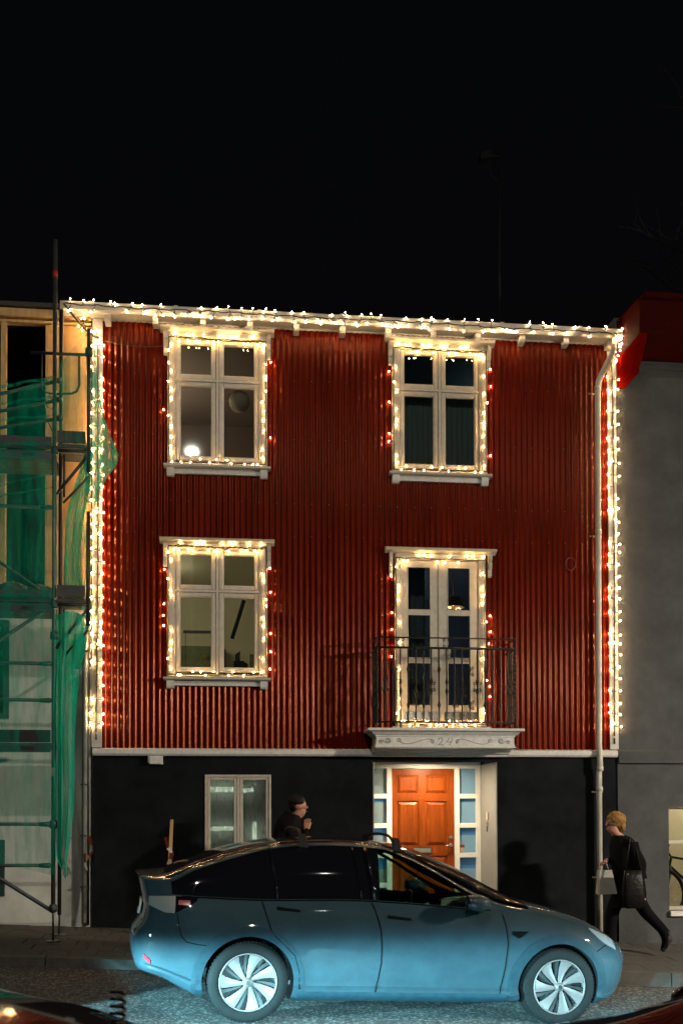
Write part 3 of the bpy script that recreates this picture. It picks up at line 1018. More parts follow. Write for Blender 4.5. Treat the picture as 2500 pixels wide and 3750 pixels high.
# paper lantern, blinds, furniture in view
lan = MB().ball((0.083, 1.0, 7.64), 0.15, 20, 14)
lan.tube([(0.083, 1.0, 7.78), (0.083, 1.0, 8.12)], 0.004, 5)
lan.build('paper_lantern', mat('rice_paper', (0.42, 0.37, 0.28), 0.9), w_ul)
for xa, xb in ((XR - 0.53, XR - 0.02), (XR + 0.02, XR + 0.53)):
    n = 40
    P = [[(lerp(xa, xb, i / n), 0.16 + 0.012 * math.sin(i * 1.1 + xa), z) for z in (6.40, 7.45)] for i in range(n + 1)]
    MB().grid(P, True).build('curtain', mat('teal_curtain', (0.16, 0.20, 0.19), 0.9), w_ur)
bxo('wall_cabinet', mat('green_cabinet', (0.09, 0.11, 0.05), 0.7, var=0.3), w_ll, -1.3, -0.17, 2.9, 3.19, 2.95, 4.48)
bxo('wall_picture', mat('picture', (0.10, 0.12, 0.08), 0.6, var=0.5), w_ll, 0.26, 0.75, 3.15, 3.19, 3.95, 4.40)
bxo('pendant_bar', M['black'], w_ll, -0.72, -0.25, 1.48, 1.52, 4.44, 4.475)
MB().tube([(-0.69, 1.5, 4.44), (-0.69, 1.5, 3.9)], 0.004, 5).build('pendant_cord', M['black'], w_ll)
MB().tube([(-0.02, 0.5, 4.20), (0.14, 0.5, 4.72)], 0.03, 6).build('roof_brace', M['black'], w_ll)
bxo('speaker_box', M['black'], w_ll, 0.00, 0.14, 0.14, 0.3, 3.66, 3.845)
bxo('book', M['dark_wood'], w_ll, -0.138, -0.105, 0.14, 0.3, 3.66, 4.00)
MB().prism([(0.02, 3.84), (0.085, 3.84), (0.085, 3.98), (0.02, 3.93)], 0.16, 0.28).build('book', M['dark_wood'], w_ll)
MB().ball((0.145, 0.2, 3.79), 0.045, 10, 8).build('vase', M['iron'], w_ll)
MB().ball((0.22, 0.2, 3.70), 0.06, 10, 8).build('vase', M['dark_wood'], w_ll)
MB().ball((-0.37, 0.3, 3.90), 0.045, 12, 8).build('glass_ball', mat('amber_glass', (0.3, 0.22, 0.08), 0.1), w_ll)
MB().ball((-0.47, 0.3, 3.76), 0.05, 12, 8).build('glass_ball', mat('smoke_glass', (0.12, 0.12, 0.08), 0.1), w_ll)
# chandelier behind the french doors
ch = MB()
ch.tube([(3.18 + 0.12 * math.cos(t * PI / 8), 1.2 + 0.12 * math.sin(t * PI / 8), 4.78) for t in range(16)], 0.008, 5, closed=True)
ch.lathe([(0.10, 0.17), (0.16, 0.02)], (3.18, 1.2, 4.80), (0, 0, 1), 16)
ch.tube([(3.18, 1.2, 4.95), (3.18, 1.2, 5.34)], 0.006, 5)
chandelier = ch.build('chandelier', mat('lamp_shade', (0.45, 0.28, 0.16), 0.8), fd)
cb = MB()
for t in range(7):
    cb.ball((3.18 + 0.10 * math.cos(t * 0.9), 1.2 + 0.10 * math.sin(t * 0.9), 4.80 + 0.02 * (t % 3)), 0.012, 8, 6)
cb.build('candle_bulb', emit_mat('candle_bulb', (1, 0.6, 0.25), 22.0), fd)
MB().grid([[(lerp(1.9, 2.64, i / 30), 0.55 + 0.025 * math.sin(i * 1.3), z) for z in (2.92, 5.3)] for i in range(31)]).build('curtain', mat('blue_curtain', (0.09, 0.11, 0.14), 0.9), fd)

# ------------------------------------------------------------------ strings of fairy lights
bulb_mesh = MB().ball((0, 0, 0), 0.0064, 6, 4, sz=1.3).mesh(M['bulb'])
bulb_mesh3 = MB().ball((0, 0, 0), 0.0064, 6, 4, sz=1.3).mesh(M['bulb_corner'])
bulb_mesh2 = MB().ball((0, 0, 0), 0.0064, 6, 4, sz=1.3).mesh(M['bulb_cool'])
socket_r = 0.0042

def wavy(pts, step=0.05, jit=0.006, yj=0.004):
    """resample a polyline with a little sag and wander"""
    out = []
    for i in range(len(pts) - 1):
        a, b = Vector(pts[i]), Vector(pts[i + 1])
        n = max(2, int((b - a).length / step))
        for k in range(n):
            out.append(a.lerp(b, k / n))
    out.append(Vector(pts[-1]))
    ph = random.uniform(0, 6)
    res = []
    for i, p in enumerate(out):
        w = jit * (math.sin(i * 0.9 + ph) + 0.6 * math.sin(i * 2.3 + ph * 2))
        res.append(p + Vector((w * 0.6, -abs(yj * math.sin(i * 1.7)), w)))
    return res

class LightString:
    def __init__(s, name, label, base, bm_):
        s.t = thing(name, label, 'fairy lights', base, 'fairy lights on the red house')
        s.c = MB()
        s.bm = bm_
        s.n = 0
    def cord(s, pts, r=0.0055):
        s.c.tube(pts, r, 5)
    def bulb(s, frm, to):
        a, b = Vector(frm), Vector(to)
        s.c.tube([a, a.lerp(b, 0.5) + Vector((0, -0.003, 0)), b], [0.003, socket_r, socket_r + 0.002], 5)
        o = ob('bulb', s.bm, s.t)
        d = (b - a)
        if d.length > 1e-6:
            d.normalize()
        o.location = b + d * 0.008
        s.n += 1
    def done(s):
        s.c.build('cord', M['cord'], s.t)

# along the gutter
st = LightString('fairy_light_string', 'long string of warm white fairy lights running along the white gutter', (1.6, -0.22, 8.1), bulb_mesh2)
pts = wavy([(-2.125, -0.226, 8.30), (-1.2, -0.226, 8.285), (-0.2, -0.226, 8.293), (1.0, -0.226, 8.28), (2.4, -0.226, 8.29), (3.6, -0.226, 8.27), (4.6, -0.226, 8.28), (5.22, -0.226, 8.265)], 0.05, 0.008)
st.cord(pts, 0.007)
x = -2.05
while x < 5.28:
    z = 8.283
    n = random.choice((2, 2, 3, 3))
    for k in range(n):
        up = random.random() < 0.42
        dx = random.uniform(-0.055, 0.055)
        if up:
            st.bulb((x, -0.230, z), (x + dx * 0.5, -0.226 - random.uniform(0, 0.012), z + random.uniform(0.035, 0.08)))
        else:
            st.bulb((x, -0.230, z), (x + dx, -0.230 - random.uniform(0, 0.02), z - random.uniform(0.035, 0.085)))
    x += random.uniform(0.13, 0.22)
# bundles hanging at both ends of the eaves
pts = [(-2.14, -0.22, 8.30), (-2.06, -0.20, 8.20), (-1.96, -0.15, 8.10), (-1.87, -0.10, 8.02), (-1.76, -0.07, 7.955), (-1.70, -0.065, 7.945)]
st.cord(pts, 0.008)
st.cord([(p[0] + 0.01, p[1] - 0.012, p[2] + 0.012 * math.sin(i * 2)) for i, p in enumerate(pts)], 0.006)
for i in range(14):
    t = random.uniform(0.35, 1.0)
    a = Vector(pts[1]).lerp(Vector(pts[5]), t)
    st.bulb(a, a + Vector((random.uniform(-.05, .05), -0.02, random.choice((-1, -1, 1)) * random.uniform(0.03, 0.075))))
pts = [(5.22, -0.22, 8.27), (5.30, -0.22, 8.23), (5.24, -0.18, 8.13), (5.15, -0.12, 8.06), (5.10, -0.07, 7.98), (5.115, -0.06, 7.80)]
st.cord(pts, 0.008)
st.cord([(p[0] - 0.012, p[1] - 0.01, p[2] - 0.01 * math.cos(i * 2)) for i, p in enumerate(pts)], 0.006)
for i in range(14):
    t = random.random()
    a = Vector(pts[0]).lerp(Vector(pts[4]), t)
    st.bulb(a, a + Vector((random.uniform(-.05, .06), -0.02, random.uniform(-0.08, 0.03))))
# the slack lead from the left corner to the upper window
st.cord([(-1.68, -0.05, 7.93), (-1.4, -0.04, 7.885), (-1.1, -0.04, 7.88), (-0.87, -0.05, 7.90), (-0.86, -0.08, 8.0)], 0.005)
st.done()

def corner_string(x0, x1, label, zt, zb):
    s = LightString('fairy_light_string', label, ((x0 + x1) / 2, -0.05, zb), bulb_mesh3)
    xm = (x0 + x1) / 2 + 0.005
    s.cord(wavy([(xm, -0.053, zt), (xm + 0.01, -0.053, (zt + zb) / 2), (xm - 0.01, -0.053, zb)], 0.06, 0.004), 0.008)
    z = zt - 0.07
    while z > zb:
        for sx_ in (-1, 1):
            if random.random() < 0.92:
                s.bulb((xm, -0.056, z), (xm + sx_ * random.uniform(0.052, 0.074), -0.062 - random.uniform(0, 0.016), z + random.uniform(-0.02, 0.02)))
        if random.random() < 0.3:
            s.bulb((xm, -0.056, z), (xm + random.uniform(-0.03, 0.03), -0.07, z + random.uniform(-0.01, 0.035)))
        z -= random.uniform(0.135, 0.185)
    s.c.tube([(xm - 0.01, -0.06, zb - 0.02), (xm - 0.008, -0.06, zb - 0.10)], 0.010, 6)
    s.done()
corner_string(HX0, HX0 + 0.125, 'vertical string of fairy lights on the white corner board beside the scaffold', 7.93, 2.88)
corner_string(HX1 - 0.115, HX1, 'vertical string of fairy lights on the white corner board beside the grey house', 7.80, 2.86)

def window_string(xc, z0, z1, hw, label, ntop, nside, nbot, top_tangle=True):
    s = LightString('fairy_light_string', label, (xc, -0.08, z0), bulb_mesh)
    y = -0.074
    xl, xr = xc - hw, xc + hw
    s.cord(wavy([(xl, y, z0), (xl, y, z1)], 0.07, 0.004))
    s.cord(wavy([(xr, y, z0), (xr, y, z1)], 0.07, 0.004))
    s.cord(wavy([(xl, y, z1), (xc, y, z1 - 0.012), (xr, y, z1 - 0.02)], 0.06, 0.006))
    if top_tangle:
        s.cord(wavy([(xl + 0.02, y - 0.008, z1 + 0.004), (xc, y - 0.008, z1 - 0.02), (xr, y - 0.01, z1 - 0.01)], 0.05, 0.010))
    s.cord(wavy([(xl, y - 0.005, z0), (xc, y - 0.03, z0 - 0.008), (xr, y - 0.005, z0)], 0.06, 0.005))
    for i in range(ntop):
        x = lerp(xl + 0.03, xr - 0.02, (i + random.uniform(0.1, 0.9)) / ntop)
        up = random.random() < 0.5
        s.bulb((x, y - 0.006, z1 - 0.01), (x + random.uniform(-.012, .012), y - 0.012, z1 - 0.01 + (random.uniform(0.028, 0.042) if up else -random.uniform(0.03, 0.045))))
    for sx_ in (-1, 1):
        xx = xl if sx_ < 0 else xr
        for i in range(nside):
            z = lerp(z0 + 0.04, z1 - 0.05, (i + random.uniform(0.15, 0.85)) / nside)
            r_ = random.random()
            if r_ < 0.44:
                s.bulb((xx, y, z), (xx - sx_ * random.uniform(0.02, 0.04), y - 0.008, z + random.uniform(-.01, .01)))
            elif r_ < 0.60:
                s.bulb((xx, y, z), (xx, y - 0.03, z + 0.012))
            else:
                s.bulb((xx, y, z), (xx + sx_ * random.uniform(0.040, 0.058), y + 0.022, z + random.uniform(-.01, .01)))
    for i in range(nbot):
        x = lerp(xl + 0.03, xr - 0.03, (i + random.uniform(0.1, 0.9)) / nbot)
        s.bulb((x, y - 0.012, z0), (x + random.uniform(-.01, .01), y - 0.03, z0 + random.choice((-1, 1)) * 0.018 + 0.008))
    s.done()
window_string(XL, ZU + 0.035, ZU + 1.665, 0.628, 'fairy lights framing the upper left window', 24, 13, 11)
window_string(XL, ZLo + 0.035, ZLo + 1.70, 0.630, 'fairy lights framing the lower left window', 21, 14, 11)
window_string(XR, ZU + 0.035, ZU + 1.665, 0.628, 'fairy lights framing the upper right window', 24, 13, 11)
window_string(XR, 3.01, 5.215, 0.605, 'fairy lights framing the french doors behind the balcony', 12, 17, 20, False)

# ------------------------------------------------------------------ antenna on the roof
an = thing('roof_antenna', 'thin aerial mast with a small box rising dark from the roof of the red house', 'antenna', (4.255, 2.5, 9.1))
mast_m = mat('mast_black', (0.010, 0.011, 0.012), 0.7, spec=0.2)
MB().tube([(4.254, 2.5, 9.1), (4.255, 2.5, 10.8), (4.26, 2.5, 12.48)], [0.028, 0.026, 0.022], 8).build('mast', mast_m, an)
mb = MB().box(3.94, 4.06, 2.42, 2.58, 12.33, 12.44)
mb.box(4.06, 4.12, 2.47, 2.53, 12.38, 12.50)
mb.box(4.12, 4.26, 2.48, 2.52, 12.40, 12.43)
mb.build('antenna_box', mast_m, an)
MB().tube([(4.12, 2.5, 12.38), (4.10, 2.5, 12.2), (4.15, 2.5, 12.08), (4.26, 2.5, 12.03)], 0.008, 5).build('cable', M['black'], an)
MB().box(4.20, 4.32, 2.44, 2.56, 9.10, 9.2).build('mast_foot', M['galv_dark'], an)

# ------------------------------------------------------------------ white house under repair on the left
LX1 = -1.822
lh = thing('white_house', 'white rendered house under repair with open timber upper storey behind green scaffold netting', 'house', (-4.0, 1.5, 0.4))
mb = MB()
mb.box(-7.0, LX1, 0.0, 0.25, 0.2, 4.50)
mb.build('rendered_wall', M['render_white'], lh)
bxo('wall_plate', M['timber'], lh, -7.0, LX1 - 0.002, -0.03, 0.22, 4.502, 4.60)
# timber frame and boards of the upper storey
bxo('plywood_panel', M['plywood'], lh, -2.37, LX1 - 0.004, 0.02, 0.05, 4.602, 8.13)
bxo('timber_post', M['timber'], lh, -2.955, -2.895, 0.0, 0.10, 4.602, 8.15)
bxo('timber_post', M['timber'], lh, -2.40, -2.372, 0.02, 0.10, 4.602, 8.13)
bxo('timber_post', M['timber'], lh, -4.2, -4.14, 0.0, 0.10, 4.602, 8.15)
bxo('timber_beam', M['timber'], lh, -7.0, LX1 - 0.004, -0.05, 0.12, 8.20, 8.30)
bxo('timber_beam', M['timber'], lh, -7.0, LX1 - 0.004, -0.01, 0.10, 8.14, 8.17)
mb = MB()
mb.box(-7.0, LX1 - 0.01, 3.0, 3.05, 4.6, 8.2)
mb.box(-7.0, LX1 - 0.01, 0.26, 3.0, 4.4, 4.49)
mb.box(-7.0, LX1 - 0.01, 0.12, 3.0, 8.18, 8.195)
mb.build('bare_interior', mat('bare_interior', (0.018, 0.016, 0.013), 0.95), lh)
mb = MB().hexa([(-7, -0.1, 8.31), (LX1, -0.1, 8.31), (LX1, 4, 8.6), (-7, 4, 8.6), (-7, -0.1, 8.36), (LX1, -0.1, 8.36), (LX1, 4, 8.65), (-7, 4, 8.65)])
mb.build('roof_sheet', M['roof'], lh)
shut = mat('dark_green_shutter', (0.012, 0.035, 0.032), 0.5)
wv = ob('window', MB().box(-3.7, -2.832, -0.03, 0.0, 3.05, 4.30).mesh(shut), lh)
MB().box(-3.7, -2.90, -0.036, -0.031, 3.12, 4.23).build('pane', mat('dark_pane', (0.006, 0.012, 0.012), 0.1), wv)
wv = ob('window', MB().box(-3.7, -2.876, -0.03, 0.0, 0.80, 1.51).mesh(shut), lh)
MB().box(-3.7, -2.93, -0.036, -0.031, 0.86, 1.45).build('pane', mat('dark_pane_low', (0.006, 0.012, 0.012), 0.1), wv)
# rain pipe at its corner
rp = ob('rain_pipe', MB().tube([(-1.90, -0.06, 4.16), (-1.885, -0.055, 4.08), (-1.885, -0.05, 3.9), (-1.885, -0.05, 0.45)], [0.055, 0.04, 0.034, 0.034], 12).mesh(mat('grey_pipe', (0.26, 0.26, 0.24), 0.5, var=0.3)), lh)
for z in (3.9, 2.2, 1.55, 0.9):
    MB().box(-1.93, -1.84, -0.09, 0.0, z, z + 0.02).build('pipe_clip', M['galv'], rp)
MB().tube([(-1.838, -0.02, 4.5), (-1.838, -0.02, 0.42)], 0.014, 6).build('corner_bead', M['galv'], lh)

# ------------------------------------------------------------------ scaffold
SX, SY = -2.09, -1.08
sf = thing('scaffold', 'galvanised tube scaffold standing in front of the white house', 'scaffold', (SX, SY, walk_z(SX, SY)))
zf = walk_z(SX, SY)
MB().tube([(SX, SY, 0.72), (SX, SY, 8.62)], 0.026, 10).build('standard', M['galv'], sf)
MB().tube([(SX, SY, 8.17), (SX, SY, 8.25)], 0.031, 10).build('tube_joint', mat('red_paint_mark', (0.28, 0.02, 0.015), 0.6), sf)
MB().tube([(SX + 0.0, SY + 0.42, 0.62), (SX + 0.0, SY + 0.42, 8.0)], 0.024, 10).build('standard', M['galv_dark'], sf)
for (yy, nm) in ((SY, 0), (SY + 0.42, 1)):
    z_ = walk_z(SX, yy)
    MB().tube([(SX, yy, z_), (SX, yy, 0.95)], 0.013, 8).build('jack_screw', M['galv'], sf)
    MB().lathe([(0.0, 0.012), (0.085, 0.010), (0.085, 0.0), (0.0, 0.0)], (SX, yy, z_ + 0.002), (0, 0, 1), 14, False).build('base_plate', M['galv'], sf)
def bar(name, a, b, r=0.021, m_='galv_dark'):
    return MB().tube([a, b], r, 8).build(name, M[m_], sf)
XF = -4.4                                       # far end, out of the picture
for z in (1.72, 1.24, 3.60, 3.17, 5.44):
    bar('ledger', (SX, SY, z), (XF, SY, z + 0.02))
for z in (1.72, 1.24, 3.60, 3.17, 5.44):
    MB().tube([(SX - 0.04, SY, z), (SX - 0.16, SY, z)], [0.033, 0.024], 8).build('wedge_coupler', M['galv_dark'], sf)
for (z, s_) in ((6.95, 0.30), (6.72, 0.24), (6.50, 0.18)):
    bar('guard_rail', (SX + 0.06, SY, z), (SX - 1.9, SY + 0.5, z - s_))
    MB().tube([(SX + 0.03, SY, z), (SX + 0.09, SY - 0.01, z)], 0.036, 8).build('coupler', M['galv'], sf)
bar('diagonal_brace', (SX, SY, 0.70), (XF + 0.9, SY, 1.62), 0.024)
bar('diagonal_brace', (SX, SY, 4.35), (XF + 0.6, SY, 5.55), 0.02)
bar('diagonal_brace', (SX, SY, 4.30), (XF + 0.6, SY, 3.10), 0.022)
# decks with toe boards
for z in (6.06, 4.26, 2.62):
    for j in range(3):
        y0 = SY - 0.02 + 0.25 * j
        MB().box(XF, SX - 0.03, y0, y0 + 0.24, z, z + 0.05).build('deck_plank', M['plank'], sf)
    MB().box(XF, SX - 0.03, SY - 0.05, SY - 0.025, z - 0.06, z + 0.02).build('deck_rail', M['galv_dark'], sf)
    MB().box(XF, SX - 0.03, SY - 0.05, SY - 0.028, z + 0.055, z + 0.20).build('toe_board', M['black'] if z < 3 else M['plank'], sf)
    MB().box(SX - 0.36, SX - 0.22, SY - 0.056, SY - 0.0505, z - 0.03, z + 0.005).build('deck_mark', M['black'], sf)
# console brackets towards the red house
BX = -1.70
for (z, top) in ((6.12, 7.58), (4.30, 5.40)):
    MB().tube([(BX, SY, z - 0.25), (BX, SY, top)], 0.023, 10).build('console_post', M['galv_dark'], sf)
    bar('console_beam', (SX, SY, z), (BX, SY, z))
    bar('console_strut', (SX + 0.02, SY, z - 0.52), (BX, SY, z - 0.04), 0.020)
    bar('console_strut', (SX + 0.10, SY, z - 0.62), (BX, SY, z - 0.30), 0.014)
    bar('console_hanger', (SX + 0.11, SY, z - 0.55), (SX + 0.11, SY, z - 0.05), 0.014)
    for j in range(2):
        y0 = SY - 0.02 + 0.25 * j
        MB().box(SX + 0.035, BX - 0.03, y0, y0 + 0.24, z + 0.03, z + 0.075).build('deck_plank', M['plank'], sf)
    MB().box(SX + 0.035, BX - 0.03, SY - 0.045, SY - 0.025, z + 0.08, z + 0.22).build('toe_board', M['plank'], sf)
# end guard frame, a bent tube
bar('guard_rail', (SX - 0.28, SY, 7.27), (BX, SY, 7.27), 0.019)
MB().tube([(BX - 0.11, SY, 7.27), (BX - 0.11, SY, 6.90), (BX - 0.14, SY, 6.83), (BX - 0.20, SY, 6.80), (SX, SY, 6.79)], 0.014, 8).build('guard_frame', M['galv_dark'], sf)
MB().tube([(SX - 0.15, SY, 7.27), (SX - 0.15, SY, 6.85), (SX - 0.10, SY, 6.80), (SX, SY, 6.79)], 0.010, 8).build('guard_frame', M['galv_dark'], sf)
MB().lathe([(0.02, -0.05), (0.042, -0.045), (0.042, 0.045), (0.02, 0.05)], (BX, SY, 7.30), (0, 0, 1), 10).build('coupler', M['galv_dark'], sf)
for z in (1.72, 4.30, 6.12, 3.93, 0.74):
    MB().lathe([(0.026, -0.05), (0.044, -0.04), (0.044, 0.04), (0.026, 0.05)], (SX, SY, z), (0, 0, 1), 10).build('coupler', M['galv_dark'], sf)
MB().box(SX - 0.020, SX + 0.020, SY - 0.031, SY - 0.0275, 2.28, 2.38).build('tag_plate', mat('tag_red', (0.30, 0.13, 0.12), 0.6), sf)
MB().box(SX - 0.020, SX + 0.020, SY - 0.031, SY - 0.0275, 2.10, 2.16).build('tag_plate', M['black'], sf)
# cables looped on the top lift
MB().tube([(SX - 0.07, SY + .03, 6.80), (SX - 0.02, SY + .03, 6.70), (SX - 0.03, SY + .03, 6.62), (SX - 0.09, SY + .03, 6.64), (SX - 0.13, SY + .03, 6.76), (SX - 0.10, SY + .03, 6.50), (SX - 0.03, SY + .03, 6.36), (SX + 0.01, SY + .03, 6.26)], 0.006, 5).build('cable', M['black'], sf)

# rubble bags and timber lying on the middle deck
sack_m = mat('rubble_sack', (0.06, 0.065, 0.06), 0.8, var=0.5)
for i, (x, z, r_) in enumerate(((-2.30, 4.45, 0.16), (-2.62, 4.47, 0.17), (-2.95, 4.44, 0.15))):
    t = MB().ball((x, SY + 0.3, z), r_, 14, 10, sx=1.2, sy=1.0, sz=0.85).build('rubble_sack', sack_m)
    for v in t.data.vertices:
        v.co += Vector((random.uniform(-.02, .02), random.uniform(-.02, .02), random.uniform(-.02, .02)))
    tag(t, ('dark rubble sack on the middle scaffold deck, nearest the corner pole', 'dark rubble sack on the middle scaffold deck, between two others', 'dark rubble sack on the middle scaffold deck, at the picture edge')[i], 'sack', 'rubble sacks on the scaffold')

# ------------------------------------------------------------------ green debris netting
net = thing('debris_netting', 'torn green debris netting draped over the scaffold', 'netting', (SX, SY - 0.05, 1.0))
def nsheet(name, left, right, m_, n=26, k=40, ywave=0.03, y0=-1.14, seed=0, dy=0.0):
    """left/right: tables (z -> x) of the two edges; vertical strip with folds"""
    zs = sorted([p[0] for p in left] + [p[0] for p in right])
    za, zb = zs[0], zs[-1]
    P = []
    for i in range(k + 1):
        z = lerp(za, zb, i / k)
        xl_, xr_ = interp(left, z), interp(right, z)
        rowp = []
        for j in range(n + 1):
            t = j / n
            x = lerp(xl_, xr_, t)
            yy = y0 + dy * t + ywave * (math.sin(t * 15 + seed + z * 0.7) + 0.5 * math.sin(t * 37 + z * 1.9 + seed)) + 0.015 * math.sin(z * 6 + t * 4 + seed)
            rowp.append((x, yy, z + 0.02 * math.sin(t * 9 + seed)))
        P.append(rowp)
    return MB().grid(P).build(name, m_, net)
# big front sheet left of the pole: upper edge slants down to the left
P = []
n, k = 40, 50
for j in range(n + 1):
    t = j / n
    x = lerp(-3.6, SX + 0.03, t)
    ztop = lerp(6.35, 7.02, t) + 0.03 * math.sin(t * 5)
    rowp = []
    for i in range(k + 1):
        s_ = i / k
        z = lerp(ztop, 1.20 + 0.10 * math.sin(t * 4), s_)
        rowp.append((x + 0.01 * math.sin(z * 7), -1.145 + 0.018 * math.sin(z * 9 + t * 3) + 0.012 * math.sin(t * 22 + z), z))
    P.append(rowp)
MB().grid(P).build('net_sheet', M['net'], net)
# gathered folds stretched from the pole to the left
for (za, zb, r_) in ((6.95, 6.60, .022), (6.72, 6.45, .018), (6.50, 6.32, .018), (5.82, 5.42, .012), (5.66, 5.34, .010), (6.16, 6.10, .03), (4.38, 4.36, .03)):
    pts = [(lerp(SX, SX - 1.5, t / 14), -1.165 + .012 * math.sin(t * 1.3 + za), lerp(za, zb, t / 14) + .008 * math.sin(t * 2.1 + za * 3)) for t in range(15)]
    MB().tube(pts, [r_ * (.5 + .5 * abs(math.sin(t * .9 + za))) for t in range(15)], 6).build('net_gather', M['net'], net)
# top corner triangle, tied to the end post and blown over the red house's corner
nsheet('net_flap', [(6.15, -2.06), (6.6, -2.06), (7.0, -2.06), (7.05, -2.05), (7.50, -1.74)], [(6.15, -1.74), (6.6, -1.73), (7.0, -1.72), (7.3, -1.71), (7.50, -1.70)], M['net'], 16, 30, 0.012, -1.12, 2)
nsheet('net_flap', [(5.55, -1.78), (6.05, -1.72), (6.6, -1.70), (7.46, -1.69)], [(5.55, -1.66), (5.85, -1.55), (6.16, -1.375), (6.3, -1.43), (6.8, -1.585), (7.46, -1.66)], M['net_mid'], 16, 30, 0.02, -1.10, 1, dy=0.25)
nsheet('net_fold', [(4.35, -1.98), (4.75, -1.99), (5.3, -1.97), (5.9, -1.83), (6.15, -1.76)], [(4.35, -1.72), (4.75, -1.80), (5.2, -1.78), (5.7, -1.70), (6.15, -1.66)], M['net_thick'], 26, 40, 0.035, -1.02, 3)
nsheet('net_fold', [(4.28, -2.00), (4.6, -1.92), (5.0, -1.92), (5.3, -1.88)], [(4.28, -1.64), (4.6, -1.66), (5.0, -1.68), (5.3, -1.72)], M['net_mid'], 20, 30, 0.04, -0.98, 5)
# long strip hanging down beside the pole
nsheet('net_strip', [(1.24, -2.00), (1.4, -2.06), (2.0, -2.08), (3.0, -2.09), (4.2, -2.07)], [(1.24, -1.94), (1.5, -1.90), (1.95, -1.86), (2.8, -1.845), (3.4, -1.80), (3.75, -1.73), (4.2, -1.66)], M['net_thick'], 30, 60, 0.030, -1.10, 4)
nsheet('net_rag', [(1.10, -1.98), (1.2, -2.0), (1.3, -2.02)], [(1.10, -1.92), (1.2, -1.925), (1.3, -1.97)], M['net_thick'], 8, 8, 0.01, -1.08, 7)

# warning tape tied to the rain pipe
tp_r = mat('tape_red', (0.20, 0.02, 0.014), 0.5)
tp_w = mat('tape_white', (0.34, 0.30, 0.26), 0.5)
def tape(label, pts, parent_base, w=0.022):
    t = thing('warning_tape', label, 'tape', parent_base, 'red and white warning tape')
    for i in range(len(pts) - 1):
        a, b = Vector(pts[i]), Vector(pts[i + 1])
        d = (b - a).normalized()
        sd = d.cross(Vector((random.uniform(-.8, .8), 1, random.uniform(-.5, .5)))).normalized() * w * random.uniform(0.5, 1.3)
        n_ = Vector((0, -0.002, 0))
        v = [a - sd, a + sd, b + sd * 0.8, b - sd * 0.8]
        v2 = [p + n_ for p in v]
        MB().add(v + v2, [(0, 1, 2, 3), (7, 6, 5, 4), (0, 4, 5, 1), (1, 5, 6, 2), (2, 6, 7, 3), (3, 7, 4, 0)]).build('tape_band', (tp_r, tp_w)[i % 2], t)
    return t
tape('twisted red and white warning tape tied to the rain pipe of the white house', [(-1.82, -0.10, 1.55), (-1.80, -0.11, 1.44), (-1.78, -0.12, 1.36), (-1.82, -0.12, 1.27), (-1.87, -0.12, 1.33), (-1.87, -0.12, 1.22), (-1.84, -0.12, 1.12)], (-1.82, -0.11, 1.1))
# timber stake with tape, behind the car's tail
stk = thing('timber_stake', 'upright timber stake rising behind the tail of the parked car', 'stake', (-0.80, -0.60, 0.33))
MB().hexa([(-0.845, -0.62, 0.32), (-0.795, -0.62, 0.32), (-0.795, -0.58, 0.32), (-0.845, -0.58, 0.32), (-0.772, -0.62, 1.765), (-0.736, -0.62, 1.765), (-0.736, -0.58, 1.765), (-0.772, -0.58, 1.765)]).build('stake_post', M['timber'], stk)
MB().tube([(-0.766, -0.60, 1.76), (-0.768, -0.60, 1.81)], 0.003, 5).build('nail', M['iron'], stk)
tape('red and white warning tape knotted round the timber stake behind the car', [(-0.83, -0.64, 1.55), (-0.80, -0.65, 1.42), (-0.75, -0.66, 1.36), (-0.77, -0.66, 1.28), (-0.80, -0.66, 1.22), (-0.76, -0.66, 1.15), (-0.84, -0.65, 1.08), (-0.79, -0.65, 1.00), (-0.83, -0.65, 0.9)], (-0.80, -0.64, 0.9), 0.026)

# ------------------------------------------------------------------ grey house on the right
gh = thing('grey_house', 'grey rendered house with a heavy red cornice at the right edge', 'house', (8.0, 2.0, 0.0))
GX = 5.172
RX0, RX1, RZ0, RZ1 = 5.885, 7.2, 0.50, 1.90
mb = MB()
mb.box(GX, RX0, 0.0, 0.3, -0.6, 8.6)
mb.box(RX0, RX1, 0.0, 0.3, -0.6, RZ0)
mb.box(RX0, RX1, 0.0, 0.3, RZ1, 8.6)
mb.box(RX1, 12.0, 0.0, 0.3, -0.6, 8.6)
mb.build('rendered_wall', M['render_grey'], gh)
MB().prism_x([(0.0, 2.50), (-0.045, 2.50), (-0.045, 2.655), (0.0, 2.69)], GX + 0.004, 12.0).build('string_course', M['render_grey'], gh)
MB().prism_x([(0.0, 7.90), (-0.03, 7.90), (-0.03, 7.96), (0.0, 7.98)], 5.31, 12.0).build('wall_band', M['render_grey'], gh)
prof = [(0.0, 7.62), (-0.50, 7.62), (-0.51, 7.615), (-0.525, 7.65), (-0.525, 7.68), (-0.555, 7.70), (-0.60, 7.74), (-0.655, 7.80), (-0.69, 7.87), (-0.73, 7.90), (-0.75, 7.92), (-0.785, 7.985), (-0.785, 8.02), (0.0, 8.02)]
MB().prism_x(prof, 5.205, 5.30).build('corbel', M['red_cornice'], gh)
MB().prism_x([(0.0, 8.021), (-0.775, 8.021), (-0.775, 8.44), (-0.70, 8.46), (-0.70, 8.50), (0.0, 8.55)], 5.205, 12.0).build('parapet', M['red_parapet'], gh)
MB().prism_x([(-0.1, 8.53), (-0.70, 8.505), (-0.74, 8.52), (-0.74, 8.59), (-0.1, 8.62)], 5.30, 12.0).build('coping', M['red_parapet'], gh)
bxo('roof', M['roof'], gh, 5.3, 12.0, 0.31, 8.0, 8.3, 8.45)
